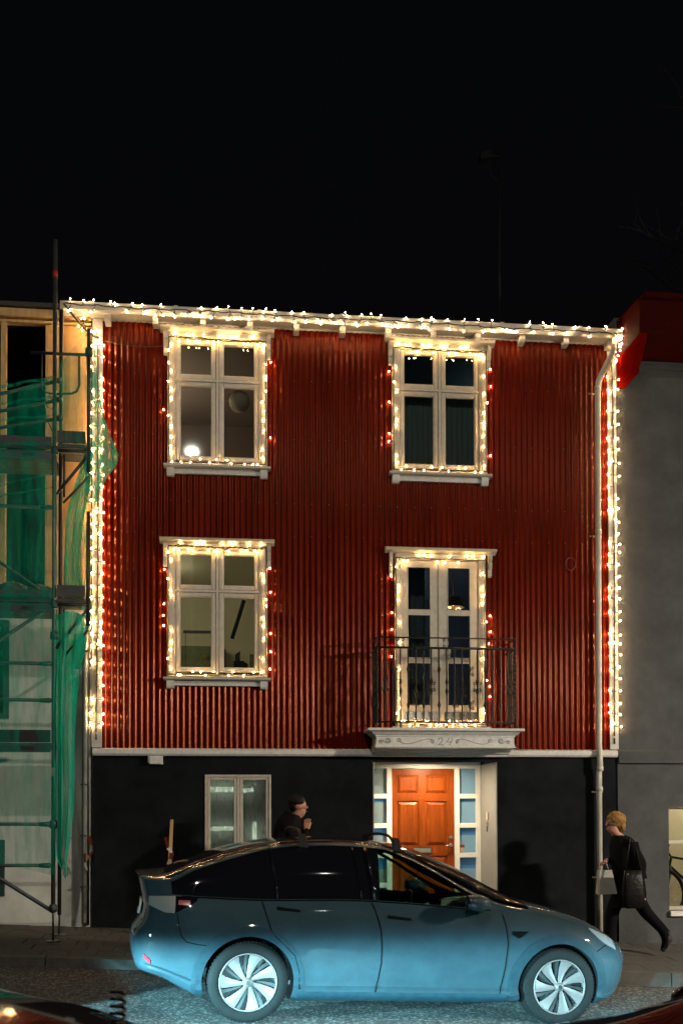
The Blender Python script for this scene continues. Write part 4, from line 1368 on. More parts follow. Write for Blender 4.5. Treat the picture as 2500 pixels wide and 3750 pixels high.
MB().hexa([(8.2, 3.0, 11.66), (12.0, 3.0, 11.40), (12.0, 3.3, 11.40), (8.2, 3.3, 11.66), (8.2, 3.0, 11.72), (12.0, 3.0, 11.55), (12.0, 3.3, 11.55), (8.2, 3.3, 11.72)]).build('ridge_flashing', mat('ridge_flashing', (0.42, 0.45, 0.36), 0.6), gh)
MB().prism([(7.6, 8.45), (12.0, 8.45), (12.0, 11.38), (8.6, 11.6)], 3.05, 6.0).build('attic_gable', M['roof'], gh)
# its lit shop window
gw = ob('window', MB().box(RX0, RX1, 0.05, 0.10, RZ0 + 0.001, RZ0 + 0.03).mesh(M['trim']), gh)
f = MB()
ring(f, RX0 + 0.002, RX1 - 0.002, RZ0 + 0.031, RZ1 - 0.002, 0.016, 0.06, 0.16, wt=0.03)
f.box(RX0 + 0.02, RX1 - 0.02, 0.07, 0.15, 1.405, 1.45)
f.build('frame', M['trim'], gw)
MB().prism_x([(0.05, RZ0 - 0.075), (-0.05, RZ0 - 0.075), (-0.05, RZ0 - 0.012), (0.049, RZ0 - 0.002)], RX0 - 0.0, RX1 + 0.03).build('sill', M['stone'], gw)
for za, zb in ((RZ0 + 0.045, 1.406), (1.449, RZ1 - 0.03)):
    MB().box(RX0 + 0.017, RX1 - 0.017, 0.10, 0.104, za, zb).build('pane', M['glass'], gw)
rl = MB()
rx0, rx1, rz0, rz1 = RX0 - 0.3, RX1 + 0.5, 0.30, 2.35
rl.box(rx0, rx1, 1.5, 1.52, rz0, rz1)
rl.box(rx0 - 0.02, rx0, 0.301, 1.52, rz0, rz1)
rl.box(rx1, rx1 + 0.02, 0.301, 1.52, rz0, rz1)
rl.box(rx0 - 0.02, rx1 + 0.02, 0.301, 1.52, rz0 - 0.02, rz0)
rl.box(rx0 - 0.02, rx1 + 0.02, 0.301, 1.52, rz1, rz1 + 0.02)
rl.build('room_lining', mat('cream_wall', (0.72, 0.64, 0.50), 0.9), gw)
MB().lathe([(0.0, 0.0), (0.12, 0.0), (0.13, 0.02)], (6.9, 0.75, rz1 - 0.03), (0, 0, 1), 16).build('ceiling_lamp', emit_mat('shop_lamp', (1.0, 0.82, 0.55), 130.0), gw)
# ------------------------------------------------------------------ bicycle standing in the lit window of the grey house
bk = thing('bicycle', 'mountain bicycle standing inside the lit window of the grey house', 'bicycle', (6.5, 0.85, 0.30))
bkm = mat('bicycle_paint', (0.02, 0.022, 0.022), 0.35)
rub = mat('bicycle_rubber', (0.012, 0.012, 0.012), 0.8)
def bwheel(x, y, z, r_, yaw):
    ax = Vector((math.sin(yaw), math.cos(yaw), 0))
    h = Vector((math.cos(yaw), -math.sin(yaw), 0))
    c = Vector((x, y, z))
    w = ob('wheel', MB().tube([c + (h * math.cos(a * PI / 20) + Vector((0, 0, 1)) * math.sin(a * PI / 20)) * r_ for a in range(40)], 0.028, 8, closed=True).mesh(rub), bk)
    sp = MB()
    for a in range(16):
        e = c + (h * math.cos(a * PI / 8) + Vector((0, 0, 1)) * math.sin(a * PI / 8)) * r_
        sp.tube([c + ax * (0.02 * (-1) ** a), e], 0.0018, 4)
    sp.build('spoke', M['steel'], w)
    MB().tube([c - ax * 0.05, c + ax * 0.05], 0.018, 8).build('hub', M['steel'], w)
bz = 0.30 + 0.36
fx0 = 6.19
bwheel(fx0, 0.80, bz, 0.33, 1.15)
bwheel(fx0 + 1.05, 0.85, bz, 0.33, 0.0)
def bt(name, a, b, r_=0.017, m_=None):
    MB().tube([a, b], r_, 8).build(name, m_ or bkm, bk)
head_t, head_b = (fx0 + 0.10, 0.82, bz + 0.52), (fx0 + 0.07, 0.82, bz + 0.40)
bb = (fx0 + 0.58, 0.85, bz - 0.05)
seat_t = (fx0 + 0.72, 0.85, bz + 0.42)
rear = (fx0 + 1.05, 0.85, bz)
bt('head_tube', head_t, head_b, 0.022)
bt('top_tube', head_t, seat_t)
bt('down_tube', head_b, bb, 0.021)
bt('seat_tube', bb, seat_t)
bt('chain_stay', bb, rear, 0.011)
bt('seat_stay', seat_t, rear, 0.010)
for s in (-1, 1):
    bt('fork_leg', (head_b[0], 0.82 + s * 0.05, head_b[2]), (fx0, 0.80 + s * 0.05, bz), 0.016)
bt('stem', head_t, (fx0 + 0.02, 0.78, bz + 0.60), 0.016)
MB().tube([(fx0 - 0.12, 0.52, bz + 0.66), (fx0 - 0.05, 0.66, bz + 0.62), (fx0 + 0.02, 0.78, bz + 0.60), (fx0 + 0.10, 0.92, bz + 0.62), (fx0 + 0.16, 1.06, bz + 0.66)], 0.014, 8).build('handlebar', M['iron'], bk)
MB().tube([(fx0 - 0.12, 0.52, bz + 0.66), (fx0 - 0.17, 0.43, bz + 0.68)], 0.019, 8).build('grip', rub, bk)
MB().tube([(fx0 + 0.16, 1.06, bz + 0.66), (fx0 + 0.21, 1.15, bz + 0.68)], 0.019, 8).build('grip', rub, bk)
MB().tube([(fx0 - 0.06, 0.64, bz + 0.60), (fx0 - 0.14, 0.56, bz + 0.52), (fx0 - 0.08, 0.62, bz + 0.40), (fx0 + 0.04, 0.80, bz + 0.36)], 0.004, 5).build('brake_cable', rub, bk)
MB().tube([(fx0 + 0.10, 0.9, bz + 0.60), (fx0 + 0.0, 0.7, bz + 0.44), (fx0 + 0.05, 0.75, bz + 0.30)], 0.004, 5).build('brake_cable', rub, bk)
bt('seat_post', seat_t, (fx0 + 0.75, 0.85, bz + 0.55), 0.014)
MB().ball((fx0 + 0.72, 0.85, bz + 0.57), 0.13, 12, 8, sx=1.0, sy=0.5, sz=0.25).build('saddle', rub, bk)
MB().lathe([(0.0, -0.01), (0.09, -0.008), (0.09, 0.008), (0.0, 0.01)], bb, (0, 1, 0), 18).build('chainring', M['steel'], bk)
bt('crank', bb, (bb[0] - 0.05, 0.80, bb[2] - 0.17), 0.010, M['steel'])

# ------------------------------------------------------------------ street lamps behind the camera (their light falls on the street; one is mirrored in a window, the farthest is added)
def street_lamp(x, y, h, m_, label, gz, k=1.0):
    t = thing('street_lamp', label, 'street lamp', (x, y, gz), 'street lamps across the road')
    MB().tube([(x, y, gz), (x, y, gz + 1.0), (x, y, h - 0.12)], [0.09, 0.07, 0.045], 10).build('post', M['galv_dark'], t)
    MB().lathe([(0.03, -0.16), (0.035, -0.065), (0.0, -0.065)], (x, y, h), (0, 0, 1), 12).build('collar', M['galv_dark'], t)
    MB().lathe([(0.04 * k, -0.06 * k), (0.09 * k, -0.055 * k), (0.145 * k, -0.02 * k), (0.16 * k, 0.01 * k), (0.16 * k, 0.011 * k)], (x, y, h), (0, 0, 1), 28).build('lens', m_, t)
    MB().lathe([(0.165 * k, 0.012 * k), (0.17 * k, 0.025 * k), (0.09 * k, 0.05 * k), (0.0, 0.055 * k)], (x, y, h), (0, 0, 1), 28).build('cap', M['galv_dark'], t)
street_lamp(-1.18, -15.5, 12.09, M['lamp'], 'tall post-top street lamp mirrored in the upper left window', -0.3, 0.72)
street_lamp(13.5, -8.2, 5.2, M['lamp2'], 'post-top street lamp further down the street, out of view', -0.9, 2.5)
street_lamp(4.5, -24.0, 5.6, M['lamp3'], 'post-top lamp added far behind the viewer to light the facade, out of view', -1.0)  # unseen lamp added for frontal light on the facade
# ------------------------------------------------------------------ bare tree behind the grey house, its twigs just reach the top right of the picture
bt_ = thing('bare_tree', 'bare tree behind the grey house, only a few dark twigs at the top right', 'tree', (12.5, 9.0, -0.4))
barkm = mat('bark', (0.045, 0.042, 0.038), 0.9, var=0.3)
MB().tube([(12.5, 9.0, -0.4), (12.45, 9.0, 5.0), (12.3, 9.0, 10.0), (12.0, 9.0, 13.5), (11.6, 9.0, 16.0)], [.32, .26, .19, .11, .03], 9).build('trunk', barkm, bt_)
br = MB()
rnd = random.Random(5)
def branch(p, d, L, r_, lev):
    q, pts, dd = Vector(p), [Vector(p)], Vector(d)
    for i in range(5):
        dd = (dd + Vector((rnd.uniform(-.25, .25), rnd.uniform(-.2, .2), rnd.uniform(-.15, .2)))).normalized()
        q = q + dd * L / 5
        pts.append(q.copy())
    br.tube(pts, [lerp(r_, r_ * .35, i / 5) for i in range(6)], 5)
    if lev > 0:
        for i in (2, 3, 4, 5):
            branch(pts[i], (dd + Vector((rnd.uniform(-.9, .9), rnd.uniform(-.6, .6), rnd.uniform(-.5, .6)))).normalized(), L * .55, r_ * .5, lev - 1)
for (z, dx) in ((9.5, -1.0), (11.0, 1.0), (12.3, -1.0), (13.2, -.9), (14.0, .8), (15.0, -.6), (12.8, .9)):
    branch((12.15, 9.0, z), (dx, -.2, .45), 2.6, .06, 2)
br.build('crown', barkm, bt_)
# ------------------------------------------------------------------ the parked car (local frame: x forward from the rear axle, z up from the road)
TW = [(-1.0, .66), (-.965, .745), (-.91, .812), (-.80, .872), (-.65, .915), (-.45, .942), (0, .957), (.6, .957), (2.2, .957), (2.89, .957), (3.2, .932), (3.4, .87), (3.55, .775), (3.66, .655), (3.72, .55), (3.76, .40)]
TB = [(-1.0, .40), (-.9, .385), (-.75, .34), (-.6, .28), (-.45, .23), (-.2, .21), (.4, .195), (2.4, .195), (3.1, .20), (3.4, .18), (3.6, .20), (3.76, .26)]
TBELT = [(-1.0, 1.035), (-.9, 1.072), (-.72, 1.088), (-.45, 1.082), (.08, 1.075), (.57, 1.088), (.95, 1.097), (1.43, 1.085), (1.84, 1.062), (2.2, 1.045), (2.5, 1.02), (2.8, .985), (3.1, .93), (3.35, .86), (3.55, .785), (3.68, .725), (3.76, .67)]
TRAIL = [(-1.0, 1.205), (-.9, 1.19), (-.767, 1.186), (-.479, 1.308), (-.162, 1.417), (.161, 1.512), (.408, 1.547), (.827, 1.567), (1.19, 1.553), (1.44, 1.477), (1.70, 1.358), (1.95, 1.222), (2.2, 1.108), (2.35, 1.060), (2.5, 1.034), (2.8, .997), (3.1, .942), (3.35, .872), (3.55, .797), (3.68, .737), (3.76, .682)]
TC = [(-1.0, 1.232), (-.82, 1.25), (-.62, 1.33), (-.37, 1.432), (-.06, 1.528), (.24, 1.590), (.6, 1.624), (.92, 1.634), (1.33, 1.612), (1.55, 1.575), (1.8, 1.50), (2.1, 1.378), (2.365, 1.245), (2.59, 1.145), (2.75, 1.10), (2.93, 1.06), (3.2, .985), (3.45, .885), (3.6, .805), (3.7, .745), (3.76, .695)]
XTAIL = [(.36, -.90), (.42, -.955), (.52, -.99), (.64, -1.0), (.74, -.992), (.80, -.955), (.87, -.915), (.95, -.905), (1.04, -.925), (1.14, -.945), (1.24, -.985)]
XNOSE = [(.16, 3.56), (.26, 3.68), (.36, 3.735), (.48, 3.75), (.60, 3.755), (.68, 3.73), (.76, 3.68)]
PROF = [(0, .885), (.04, .945), (.09, .972), (.125, .968), (.15, .950), (.25, .962), (.40, .980), (.55, .995), (.67, 1.0), (.79, .990), (.84, .980), (.93, .945), (1.0, .905)]

def car_x(u, z):
    if u < -.45:
        s = (-.45 - u) / .55
        return lerp(-.45, interp(XTAIL, z), s)
    if u > 2.95:
        s = (u - 2.95) / .81
        return lerp(2.95, interp(XNOSE, z), s)
    return u
def car_u(x, z):
    if x < -.45:
        return -.45 - .55 * (x + .45) / (interp(XTAIL, z) + .45)
    if x > 2.95:
        return 2.95 + .81 * (x - 2.95) / (interp(XNOSE, z) - 2.95)
    return x
def side_y(u, z):
    zb, bl = interp(TB, u), interp(TBELT, u)
    t = max(0, min(1, (z - zb) / (bl - zb)))
    y = interp(TW, u) * interp(PROF, t)
    for c in (0.0, 2.89):
        rr = math.hypot(u - c, z - 0.353)
        y += 0.012 * math.exp(-((rr - 0.46) / 0.09) ** 2)
    return y
SIDE_T = [0, .04, .09, .125, .15, .25, .33, .40, .48, .55, .61, .67, .73, .79, .84, .88, .93, .97, 1.0]
def section(u):
    """right half section from the bottom centre to the top centre: (y>=0, z, row tag)"""
    zb, bl, rl, zc, W = interp(TB, u), interp(TBELT, u), interp(TRAIL, u), interp(TC, u), interp(TW, u)
    pts = [(0.0, zb + .015, 'b'), (.55 * W, zb + .008, 'b')]
    for t in SIDE_T:
        z = lerp(zb, bl, t)
        pts.append((side_y(u, z), z, 's'))
    yb = pts[-1][0]
    h = rl - bl
    yr = yb - 0.40 * h - 0.01
    for f_ in (.25, .5, .75, 1.0):
        y = lerp(yb, yr, f_) + 0.025 * math.sin(f_ * PI) * min(1, h / .3)
        pts.append((y, lerp(bl, rl, f_), 'w'))
    yi = yr - 0.065
    zi = rl + min(.03, .45 * (zc - rl))
    pts.append((yr - 0.025, lerp(rl, zi, .6), 'r'))
    pts.append((yi, zi, 'r'))
    for a in (12, 25, 40, 55, 72):
        pts.append((yi * math.cos(R(a)), zi + (zc - zi) * math.sin(R(a)), 'c'))
    pts.append((0.0, zc, 'c'))
    return pts
def frange(a, b, n):
    return [lerp(a, b, i / n) for i in range(n)]
US = sorted(set([-1.0, -.985, -.965, -.94, -.91, -.875, -.84, -.80, -.76, -.72] + frange(-.68, -.02, 11) + frange(0.0, 1.16, 14) + frange(1.16, 2.32, 18) + frange(2.32, 3.2, 12) + frange(3.2, 3.6, 9) + [3.6, 3.63, 3.66, 3.685, 3.705, 3.725, 3.74, 3.75, 3.76]))

def near(v, L):
    return min(range(len(L)), key=lambda i: abs(L[i] - v))

M['paint'] = mat('car_paint', (0.0125, 0.0275, 0.0350), 0.55, var=0.18, vscale=5, coat=1.0, spec=0.08)
M['paint'].node_tree.nodes['Principled BSDF'].inputs['Coat Roughness'].default_value = 0.03
M['car_glass'] = glass_mat('car_glass', (0.62, 0.86, 0.78), 0.75, 0.01)
M['privacy'] = mat('privacy_glass', (0.003, 0.003, 0.004), 0.04, spec=0.6)
M['roof_glass'] = mat('roof_glass', (0.010, 0.008, 0.007), 0.08, spec=0.7)
M['clad'] = mat('arch_cladding', (0.008, 0.021, 0.028), 0.6, spec=0.1, var=0.25, vscale=12)
M['tyre'] = mat('tyre_rubber', (0.0055, 0.0056, 0.0055), 0.85, spec=0.12, var=0.3, vscale=20)
M['alloy'] = mat('wheel_silver', (0.082, 0.060, 0.056), 0.5, metal=0.1, var=0.12, vscale=10)
M['alloy_dark'] = mat('wheel_grey', (0.012, 0.012, 0.012), 0.5, spec=0.2, metal=0.0)
M['well'] = mat('wheel_well', (0.006, 0.006, 0.006), 0.9)
M['gap'] = mat('panel_gap', (0.002, 0.0022, 0.0025), 0.9, spec=0.05)
M['seam'] = mat('bright_gap', (0.10, 0.13, 0.16), 0.3)

def build_car_body():
    rows = [section(u) for u in US]
    K = len(rows[0])
    v, f, mi = [], [], []
    ring_n = 2 * K - 2
    for u, sec in zip(US, rows):
        right = [(car_x(u, z), -y, z) for (y, z, t) in sec]
        left = [(car_x(u, z), y, z) for (y, z, t) in sec[1:-1]]
        v += right + list(reversed(left))
    names = ['paint', 'front_window', 'privacy', 'roof_glass', 'windscreen', 'well']
    for i in range(len(US) - 1):
        um = (US[i] + US[i + 1]) / 2
        for k in range(ring_n):
            k2 = (k + 1) % ring_n
            f.append((i * ring_n + k, (i + 1) * ring_n + k, (i + 1) * ring_n + k2, i * ring_n + k2))
            kk = min(k, ring_n - k2 if k2 else 0) if k >= K - 1 else k
            if k >= K - 1:
                kk = ring_n - k - 1
            ta, tb = rows[i][kk][2], rows[i][min(kk + 1, K - 1)][2]
            m_ = 0
            if tb == 'w' or (ta == 'w' and tb == 'w'):
                if 1.16 <= um < 2.22:
                    m_ = 1
                elif -.735 < um < 1.16:
                    m_ = 2
            elif tb == 'c' and ta in 'rc':
                if -.78 < um <= 1.52:
                    m_ = 3
                elif 1.52 < um < 2.60:
                    m_ = 4
            mi.append(m_)
    # ends: ladder of quads right to left, with a bowed middle
    for end, i, bow in ((0, 0, -0.035), (1, len(US) - 1, 0.035)):
        base = i * ring_n
        mids = []
        for k in range(K):
            p = v[base + k]
            if k in (0, K - 1):
                mids.append(base + k)
            else:
                v.append((p[0] + bow, 0.0, p[2]))
                mids.append(len(v) - 1)
        for k in range(K - 1):
            ra, rb = base + k, base + k + 1
            la = base + (ring_n - k) % ring_n if k else base
            lb = base + (ring_n - k - 1) if k + 1 < K - 1 else base + K - 1
            for q in ((ra, mids[k], mids[k + 1], rb), (mids[k], la, lb, mids[k + 1])):
                q2 = []
                for a in q:
                    if a not in q2:
                        q2.append(a)
                if len(q2) >= 3:
                    f.append(tuple(q2 if end else reversed(q2)))
                    mi.append(0)
    mats = [M['paint'], M['car_glass'], M['privacy'], M['roof_glass'], M['car_glass'], M['well']]
    mm = [m_.copy() if False else m_ for m_ in mats]
    me = mesh_of(v, f, [bpy.data.materials.new('slot_%d' % i) for i in range(6)], True)
    me.polygons.foreach_set('material_index', mi)
    bm = bmesh.new()
    bm.from_mesh(me)
    bmesh.ops.recalc_face_normals(bm, faces=bm.faces)
    bm.to_mesh(me)
    bm.free()
    hull = bpy.data.objects.new('hull_tmp', me)
    link(hull)
    cut = MB()
    for c in (0.0, 2.89):
        n = 48
        pr = [(c + 0.405 * math.cos(2 * PI * i / n), 0.353 + 0.405 * math.sin(2 * PI * i / n)) for i in range(n)]
        cut.prism(pr, -1.3, 1.3)
    cm = cut.mesh(me.materials[5])
    co = bpy.data.objects.new('cut_tmp', cm)
    link(co)
    md = hull.modifiers.new('b', 'BOOLEAN')
    md.operation = 'DIFFERENCE'
    md.object = co
    md.solver = 'EXACT'
    md.material_mode = 'TRANSFER'
    bpy.context.view_layer.update()
    ev = hull.evaluated_get(bpy.context.evaluated_depsgraph_get())
    res = bpy.data.meshes.new_from_object(ev)
    slot = [m_.name if m_ else 'slot_0' for m_ in res.materials]
    parts = {}
    for idx in range(6):
        bm = bmesh.new()
        bm.from_mesh(res)
        kill = [p for p in bm.faces if slot[p.material_index] != 'slot_%d' % idx]
        bmesh.ops.delete(bm, geom=kill, context='FACES')
        pm = bpy.data.meshes.new(names[idx])
        bm.to_mesh(pm)
        bm.free()
        pm.materials.clear()
        pm.materials.append(mats[idx])
        pm.polygons.foreach_set('material_index', [0] * len(pm.polygons))
        pm.polygons.foreach_set('use_smooth', [True] * len(pm.polygons))
        pm.set_sharp_from_angle(angle=R(32))
        parts[names[idx]] = pm
    for o in (hull, co):
        bpy.data.objects.remove(o)
    return parts

def spt(x, z, off, side=-1):
    """a point on the car's flank at (x,z), pushed out by off"""
    def P(x_, z_):
        u = car_u(x_, z_)
        return Vector((x_, side * side_y(u, z_), z_))
    p = P(x, z)
    e = 0.004
    d1 = P(x + e, z) - P(x - e, z)
    d2 = P(x, z + e) - P(x, z - e)
    n = d1.cross(d2)
    n.normalize()
    if n.y * side < 0:
        n = -n
    return p + n * off

def flank(fn, nu, nv, off, side=-1):
    """fn(a,b)->(x,z), a,b in 0..1"""
    return MB().grid([[spt(*fn(i / nu, j / nv), off, side) for j in range(nv + 1)] for i in range(nu + 1)])
def edged(fn, nu, nv, off, side=-1):
    """patch with its rim turned down into the body"""
    P = []
    for i in range(-1, nu + 2):
        r_ = []
        for j in range(-1, nv + 2):
            a, b = min(max(i, 0), nu) / nu, min(max(j, 0), nv) / nv
            rim = i < 0 or j < 0 or i > nu or j > nv
            r_.append(spt(*fn(a, b), off if not rim else -0.002, side))
        P.append(r_)
    q = MB().grid(P)
    q.sharp = 30
    return q
def line(pts, off=0.0045, r_=0.0035, side=-1, sub=6):
    q = []
    for i in range(len(pts) - 1):
        for k in range(sub):
            t = k / sub
            q.append((lerp(pts[i][0], pts[i + 1][0], t), lerp(pts[i][1], pts[i + 1][1], t)))
    q.append(pts[-1])
    return MB().tube([spt(x, z, off, side) for x, z in q], r_, 5)

def make_wheel(parent, xc, side):
    yc = side * 0.945
    c = (xc, yc, 0.353)
    ax = (0, side, 0)
    tyre = MB().lathe([(0.25, -0.24), (0.31, -0.25), (0.345, -0.235), (0.353, -0.20), (0.353, -0.05), (0.347, -0.025), (0.325, -0.006), (0.29, 0.0), (0.262, -0.008), (0.250, -0.02), (0.246, -0.05)], c, ax, 56)
    w = tyre.build('wheel', M['tyre'], parent)
    # tread blocks
    tr = MB()
    for i in range(64):
        a0, a1 = 2 * PI * i / 64, 2 * PI * (i + 0.62) / 64
        for (ya, yb) in ((-0.03, -0.075), (-0.085, -0.125), (-0.135, -0.175), (-0.185, -0.22)):
            q = []
            for rr in (0.350, 0.3575):
                for (aa, yy) in ((a0, ya), (a1, ya), (a1, yb), (a0, yb)):
                    q.append((xc + rr * math.cos(aa), yc + side * yy, 0.353 + rr * math.sin(aa)))
            tr.hexa(q)
    t_ = tr.build('tread', M['tyre'], w)
    t_['kind'] = 'stuff'
    MB().lathe([(0.252, -0.03), (0.256, -0.008), (0.250, -0.001), (0.243, -0.004), (0.240, -0.02), (0.236, -0.06)], c, ax, 56).build('rim', M['alloy'], w)
    MB().lathe([(0.0, -0.075), (0.24, -0.075)], c, ax, 40).build('slot_backing', M['well'], w)  # black backing added behind the petals to make their slots dark
    def pol(r_, a, d):
        return (xc + r_ * math.cos(a), yc + side * d, 0.353 + r_ * math.sin(a))
    for i in range(7):
        a = 2 * PI * i / 7 + 0.22
        tw = 0.30
        # broad silver petal, dished towards the hub
        P = []
        for (r_, h0, h1, d) in ((0.040, -0.20, 0.45, -0.012), (0.08, -0.16, 0.40, -0.020), (0.14, -0.10, 0.37, -0.022), (0.20, -0.06, 0.41, -0.016), (0.241, -0.05, 0.44, -0.008)):
            sw = tw * (0.241 - r_) / 0.2
            P.append([pol(r_, a + sw + lerp(h0, h1, q), d + 0.006 * math.sin(q * PI)) for q in (0, .25, .5, .75, 1)])
        MB().grid(P).build('petal', M['alloy'], w)
        P = []
        for (r_, h0, h1, d) in ((0.075, -0.44, -0.24, -0.030), (0.14, -0.45, -0.30, -0.030), (0.20, -0.42, -0.27, -0.024), (0.241, -0.40, -0.26, -0.016)):
            sw = tw * (0.241 - r_) / 0.2
            P.append([pol(r_, a + sw + lerp(h0, h1, q), d) for q in (0, .5, 1)])
        MB().grid(P).build('spoke_inlay', M['alloy_dark'], w)
    MB().lathe([(0.0, 0.012), (0.026, 0.010), (0.032, 0.0), (0.046, -0.014), (0.05, -0.03)], c, ax, 24).build('hub_cap', M['alloy'], w)
    MB().lathe([(0.0, 0.0135), (0.022, 0.0125)], c, ax, 20).build('cap_badge', M['alloy_dark'], w)
    return w

car = thing('parked_car', 'blue grey electric crossover parked in the street with its lower flank lit by headlamps', 'car')
PINV[car.name] = Matrix.Identity(4)
bodyparts = build_car_body()
body = ob('body', bodyparts['paint'], car)
def pieces(name, me, keep):
    """one object for each piece of a cut mesh: keep(face centre) -> True"""
    bm = bmesh.new()
    bm.from_mesh(me)
    bmesh.ops.delete(bm, geom=[p for p in bm.faces if not keep(p.calc_center_median())], context='FACES')
    nm = bpy.data.meshes.new(name)
    bm.to_mesh(nm)
    bm.free()
    nm.materials.append(me.materials[0])
    return ob(name, nm, car)
for xh in (0.0, 2.89):
    pieces('wheel_housing', bodyparts['well'], lambda c: abs(c.x - xh) < 1)
for sd in (-1, 1):
    pieces('front_window', bodyparts['front_window'], lambda c: c.y * sd > 0)
    pieces('rear_door_window', bodyparts['privacy'], lambda c: c.y * sd > 0 and c.x > 0.24)
    pieces('quarter_window', bodyparts['privacy'], lambda c: c.y * sd > 0 and c.x <= 0.24)
ob('windscreen', bodyparts['windscreen'], car)
ob('glass_roof', bodyparts['roof_glass'], car)
RD_L = [(.26, .455), (.45, .447), (.60, .395), (.70, .285), (.79, .185), (.95, .13), (1.08, .085)]
RD_R = [(.26, 1.135), (.40, 1.165), (.57, 1.182), (.85, 1.158), (1.1, 1.072)]
FD_R = [(.26, 2.308), (.54, 2.352), (.746, 2.362), (.967, 2.328), (1.06, 2.30)]
for side in (-1, 1):
    def fn_r(a, b):
        xm = lerp(.09, 1.08, a)
        z = lerp(.30, interp(TBELT, xm) - 0.006, b)
        return (lerp(interp(RD_L, z) + .004, interp(RD_R, z) - .004, a), z)
    def fn_f(a, b):
        xm = lerp(1.09, 2.30, a)
        z = lerp(.30, interp(TBELT, xm) - 0.006, b)
        return (lerp(interp(RD_R, z) + .004, interp(FD_R, z) - .004, a), z)
    rdoor = edged(fn_r, 26, 26, .002, side).build('rear_door', M['paint'], car)
    fdoor = edged(fn_f, 28, 26, .002, side).build('front_door', M['paint'], car)
    for d_, x0, x1, z in ((rdoor, .225, .428, 1.0), (fdoor, 1.223, 1.438, .955)):
        edged(lambda a, b: (lerp(x0, x1, a), z - 0.018 * a + lerp(-.013, .015, b) * (1 - .3 * a)), 10, 2, .008, side).build('handle', M['gap'], d_)
    # dark gaps between the panels
    zz = [.20, .26, .40, .55, .70, .85, 1.0, 1.07]
    line([(interp(RD_R, z), z) for z in zz], .0015, .0055, side, 3).build('door_gap', M['gap'], car)
    line([(interp(RD_L, z), z) for z in (.30, .45, .60, .70, .79, .95, 1.06)], .0015, .0055, side, 3).build('door_gap', M['gap'], car)
    line([(interp(FD_R, z), z) for z in (.26, .40, .54, .746, .9, 1.0)], .0015, .0055, side, 3).build('door_gap', M['gap'], car)
    line([(-.635, .925), (-.62, .83), (-.59, .735), (-.545, .69), (-.45, .672), (-.36, .665)], .001, .0035, side).build('bumper_seam', M['gap'], car)
    line([(3.22, .62), (3.26, .69), (3.36, .735), (3.46, .748)], .001, .0035, side).build('bumper_seam', M['gap'], car)
    # sill and arch cladding
    edged(lambda a, b: (lerp(.435, 2.372, a), lerp(.196, .282, b)), 30, 4, .007, side).build('sill_cladding', M['clad'], car)
    for xc, a0, a1 in ((0.0, -14, 200), (2.89, -24, 196)):
        def fa(a, b):
            t = R(lerp(a0, a1, a))
            r_ = lerp(.402, .492, b)
            return (xc + r_ * math.cos(t), max(.353 + r_ * math.sin(t), interp(TB, xc + r_ * math.cos(t)) + .006))
        edged(fa, 40, 4, .006, side).build('arch_cladding', M['clad'], car)
    # belt trim under the windows
    MB().tube([spt(x, interp(TBELT, x) - 0.012, .006, side) for x in frange(-.60, 2.28, 40)], .006, 5).build('belt_trim', M['gap'], car)
    # tail lamp and head lamp
    M['tail_lens'] = mat('tail_lens_grey', (0.17, 0.165, 0.155), 0.18, spec=0.6, coat=0.6)
    M['tail_red'] = mat('tail_lens_red', (0.16, 0.006, 0.010), 0.12, coat=0.6)
    tl = edged(lambda a, b: (lerp(-.875, -.655, a), lerp(lerp(.985, .932, min(1, a * 1.6)), lerp(1.058, 1.072, a), b)), 14, 8, .010, side).build('tail_lamp', M['tail_lens'], car)
    edged(lambda a, b: (lerp(-.655, -.47, a), lerp(lerp(.932, 1.04, a), 1.068, b)), 10, 6, .008, side).build('lamp_wing', M['privacy'], tl)
    edged(lambda a, b: (lerp(-.63, -.53, a), lerp(1.0, 1.04, b)), 6, 2, .011, side).build('side_marker', M['tail_red'], tl)
    M['hl_lens'] = mat('headlamp_lens', (0.30, 0.33, 0.36), 0.08, metal=0.4, coat=1.0)
    hl = edged(lambda a, b: (lerp(3.20, 3.52, a), interp(TBELT, car_u(lerp(3.20, 3.52, a), .8)) - lerp(.012 + .075 * math.sin(min(1, a * 1.3) * PI * .6), .0, b)), 14, 5, .006, side).build('head_lamp', M['hl_lens'], car)
    rf = edged(lambda a, b: (lerp(-.90, -.84, a), lerp(.53, .565, b) - .05 * a), 6, 2, .008, side).build('reflector', mat('reflector_red', (0.30, 0.012, 0.02), 0.2), car)
    # fender badge
    edged(lambda a, b: (lerp(2.40, 2.555, a) - .05 * (1 - b) * a, lerp(.795 + .055 * abs(a - .62), .858, b)), 8, 3, .007, side).build('side_camera', M['gap'], car)
    # mirror
    mr_ = MB().ball((2.02, side * 1.055, 1.115), 0.105, 18, 12, sx=1.15, sy=0.85, sz=0.72)
    mr_.tube([(2.06, side * 0.99, 1.075), (2.12, side * 0.90, 1.045)], [0.05, 0.035], 8)
    mm_ = mr_.build('wing_mirror', M['paint'], car)
    MB().ball((1.925, side * 1.055, 1.118), 0.075, 12, 8, sx=0.25, sy=1.0, sz=0.85).build('mirror_glass', M['privacy'], mm_)
    for xc in (0.0, 2.89):
        make_wheel(car, xc, side)
